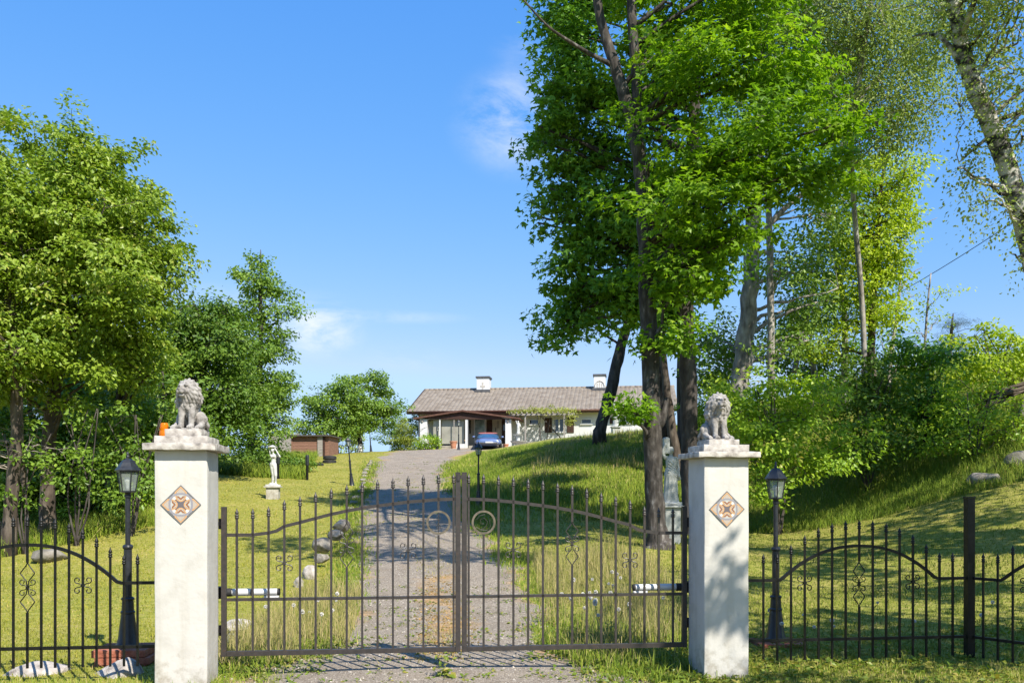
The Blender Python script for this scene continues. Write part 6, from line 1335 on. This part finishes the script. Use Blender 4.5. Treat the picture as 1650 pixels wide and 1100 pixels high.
s_ = .006+.012*rng.random(n_)**3; oc = np.array([(1,0,0),(0,1,0),(-1,0,0),(0,-1,0),(0,0,.8),(0,0,-.8)]); of = np.array([[0,1,4],[1,2,4],[2,3,4],[3,0,4],[1,0,5],[2,1,5],[3,2,5],[0,3,5]])
an = rng.random(n_)*6.28; V = oc[None]*s_[:,None,None]*rng.uniform(.7,1.3,(n_,6,1)); V = np.stack([V[...,0]*np.cos(an)[:,None]-V[...,1]*np.sin(an)[:,None], V[...,0]*np.sin(an)[:,None]+V[...,1]*np.cos(an)[:,None], V[...,2]], -1)+np.stack([x, y, gz(x, y)+.026], -1)[:,None]
o = mesh_np('loose_gravel', V.reshape(-1,3), (np.arange(n_)[:,None,None]*6+of[None]).reshape(-1), np.full(n_*8, 3), M['paving']); tag(o, 'loose pale pebbles scattered over the drive', 'gravel', kind='stuff')
def big_weed(x, y, h, label, seed):
    r_ = np.random.default_rng(seed); root = thing('weed_plant', label, 'weed', (x, y, gz(x, y)))
    N = 46; t = r_.random(N); P = np.stack([r_.normal(size=N)*.035, r_.normal(size=N)*.03, .02+h*t], -1)+np.array(root.location)
    a = r_.random(N)*6.28; leaf_mesh('leaves', P-np.array(root.location), nrm(np.array([0,-.3,1.])+r_.normal(size=(N,3))*.3), np.stack([np.cos(a), np.sin(a), .2-.5*r_.random(N)], -1), .07*(1.15-.6*t)*r_.uniform(.7,1.2,N), r_.random(N), 'oval', M['weed'], root)
    MB().tube([(0,0,-.01),(.008,0,h*.5),(.0,.005,h)], [.005,.004,.002], 5).build('stem', M['stem'], root)
p = at(716, 1092, 7.62); big_weed(p.x, p.y, .20, 'leafy green weed standing in the gravel under the gate centre', 81)
p = at(985, 1035, 9.0); big_weed(p.x, p.y, .30, 'dark leafy weed behind the right gate leaf', 82)
# dandelion clocks
DN = None; rd = random.Random(12)
def dandelion(x, y, h, sc, label, group):
    global DN
    z = gz(x, y)
    if DN is None:
        DN = thing('dandelion', label, 'dandelion', (0,0,0), 0, group)
        MB().tube([(0,0,0),(.004,0,.15),(0,0,.30)], .003, 5).build('stem', M['stem'], DN)
        r_ = np.random.default_rng(9); d = nrm(r_.normal(size=(150,3))); N = len(d); b_ = nrm(np.cross(d, r_.normal(size=(N,3)))); c = np.array([0,0,.318])
        V = np.stack([c+d*.004, c+d*.022+b_*.005, c+d*.024-b_*.005], 1).reshape(-1, 3)
        mesh_np('seed_head', V, np.arange(N*3), np.full(N, 3), M['dandy'], DN); o = DN
    else: o = dup(DN)
    o['label'] = label; o['group'] = group; o.location = (x, y, z); o.rotation_euler = (rd.uniform(-.15,.15), rd.uniform(-.15,.15), rd.uniform(0,6)); o.scale = (sc, sc, sc*h/.3)
for k in range(24): dandelion(1.05+rd.gauss(0,.28), 10.6+rd.gauss(0,.7), rd.uniform(.28,.44), rd.uniform(.7,1.15), 'white dandelion clock in the seeding grass behind the right gate leaf', 'dandelion clocks behind the right gate leaf')
for k in range(12): dandelion(rd.uniform(2.2,5.2), rd.uniform(8.6,10.4), rd.uniform(.2,.36), rd.uniform(.7,1.0), 'white dandelion clock on the lawn behind the right railings', 'dandelion clocks behind the right railings')
for k in range(10): dandelion(-2.35+rd.gauss(0,.25), 10.2+rd.gauss(0,.5), rd.uniform(.25,.40), rd.uniform(.7,1.0), 'white dandelion clock in the seeding grass behind the left gate leaf', 'dandelion clocks behind the left gate leaf')

# ------------------------------------------------------------ sky, sun, camera
SUN = Vector((.54, -.79, .98)).normalized()
w = bpy.data.worlds.new('World'); SC.world = w; w.use_nodes = True; N, L = w.node_tree.nodes, w.node_tree.links
bg = N['Background']; sky = N.new('ShaderNodeTexSky'); sky.sky_type = 'NISHITA'; sky.sun_disc = False
sky.sun_elevation = math.asin(SUN.z); sky.sun_rotation = math.atan2(SUN.x, SUN.y); sky.air_density = 1.0; sky.dust_density = .25; sky.ozone_density = 2.2; sky.altitude = 150
tc = N.new('ShaderNodeTexCoord')
def vmath(op, a, b=None):
    n = N.new('ShaderNodeVectorMath'); n.operation = op; L.new(a, n.inputs[0])
    if b is not None: n.inputs[1].default_value = b
    return n
def smath(op, a, b):
    n = N.new('ShaderNodeMath'); n.operation = op
    for i, q_ in enumerate((a, b)):
        if hasattr(q_, 'links'): L.new(q_, n.inputs[i])
        else: n.inputs[i].default_value = q_
    return n.outputs[0]
nz = N.new('ShaderNodeTexNoise'); nz.inputs['Scale'].default_value = 9; nz.inputs['Detail'].default_value = 10; nz.inputs['Roughness'].default_value = .66; nz.inputs['Distortion'].default_value = .35
mpp = N.new('ShaderNodeMapping'); mpp.inputs['Scale'].default_value = (1, 1, 2.4); mpp.inputs['Rotation'].default_value = (0, R(14), 0); L.new(tc.outputs['Generated'], mpp.inputs[0]); L.new(mpp.outputs[0], nz.inputs[0])
total = None
for (dx, dz, sx_, sz_, amp) in ((-.222,.190,.070,.042,.95),(-.205,.178,.045,.030,.45),(.0,.415,.075,.060,.70),(.0,.44,.04,.035,.3),(-.15,.200,.12,.010,.35),(-.12,.155,.06,.02,.25),(-.33,.22,.12,.02,.30),(.02,.50,.05,.03,.25)):
    d_ = Vector((dx, 1, dz)).normalized()
    s = vmath('SUBTRACT', tc.outputs['Generated'], d_); m_ = vmath('MULTIPLY', s.outputs[0], (1/sx_, 4, 1/sz_)); ln = vmath('LENGTH', m_.outputs[0])
    mr = N.new('ShaderNodeMapRange'); mr.interpolation_type = 'SMOOTHSTEP'; mr.inputs[1].default_value = 1.0; mr.inputs[2].default_value = 0; mr.inputs[3].default_value = 0; mr.inputs[4].default_value = amp; L.new(ln.outputs['Value'], mr.inputs[0])
    total = mr.outputs[0] if total is None else smath('ADD', total, mr.outputs[0])
cr = ramp_node(N, [(.40,(0,0,0)),(.70,(1,1,1))]); L.new(nz.outputs[0], cr.inputs[0])
mask = smath('MULTIPLY', total, cr.outputs[0])
sp = N.new('ShaderNodeSeparateColor'); L.new(sky.outputs[0], sp.inputs[0]); tint = N.new('ShaderNodeCombineColor')   # colour response of the clear northern sky
for k_, (kk, pp) in enumerate(((.51, 1.30), (1.21, .67), (3.5, .22))):
    L.new(smath('MINIMUM', smath('MULTIPLY', smath('POWER', sp.outputs[k_], pp), kk), (2.7, 3.95, 9)[k_]), tint.inputs[k_])
mx = N.new('ShaderNodeMixRGB'); L.new(mask, mx.inputs[0]); L.new(tint.outputs[0], mx.inputs[1]); mx.inputs[2].default_value = (4.9, 5.1, 5.4, 1)
L.new(mx.outputs[0], bg.inputs[0]); bg.inputs[1].default_value = .112
sl = bpy.data.lights.new('Sun', 'SUN'); sl.energy = 4.5; sl.angle = R(.5); sl.color = (1, .935, .82); so = bpy.data.objects.new('Sun', sl); C.objects.link(so)
so.rotation_euler = (-SUN).to_track_quat('-Z', 'Y').to_euler(); so.location = SUN*60
cam = bpy.data.cameras.new('Camera'); co = bpy.data.objects.new('Camera', cam); C.objects.link(co); SC.camera = co
co.location = (0, 0, CAMZ); co.rotation_euler = (R(90), 0, 0); cam.sensor_width = 36; cam.lens = F/1650*36; cam.shift_y = 250/1650; cam.clip_start = .1; cam.clip_end = 4000
vs = SC.view_settings; vs.view_transform = 'Standard'; vs.look = 'None'; vs.exposure = .90; vs.gamma = 1
cy = SC.cycles if hasattr(SC, 'cycles') else None
SC.render.engine = 'CYCLES'
SC.cycles.max_bounces = 6; SC.cycles.diffuse_bounces = 3; SC.cycles.glossy_bounces = 2; SC.cycles.transmission_bounces = 4; SC.cycles.transparent_max_bounces = 12; SC.cycles.caustics_reflective = False; SC.cycles.caustics_refractive = False
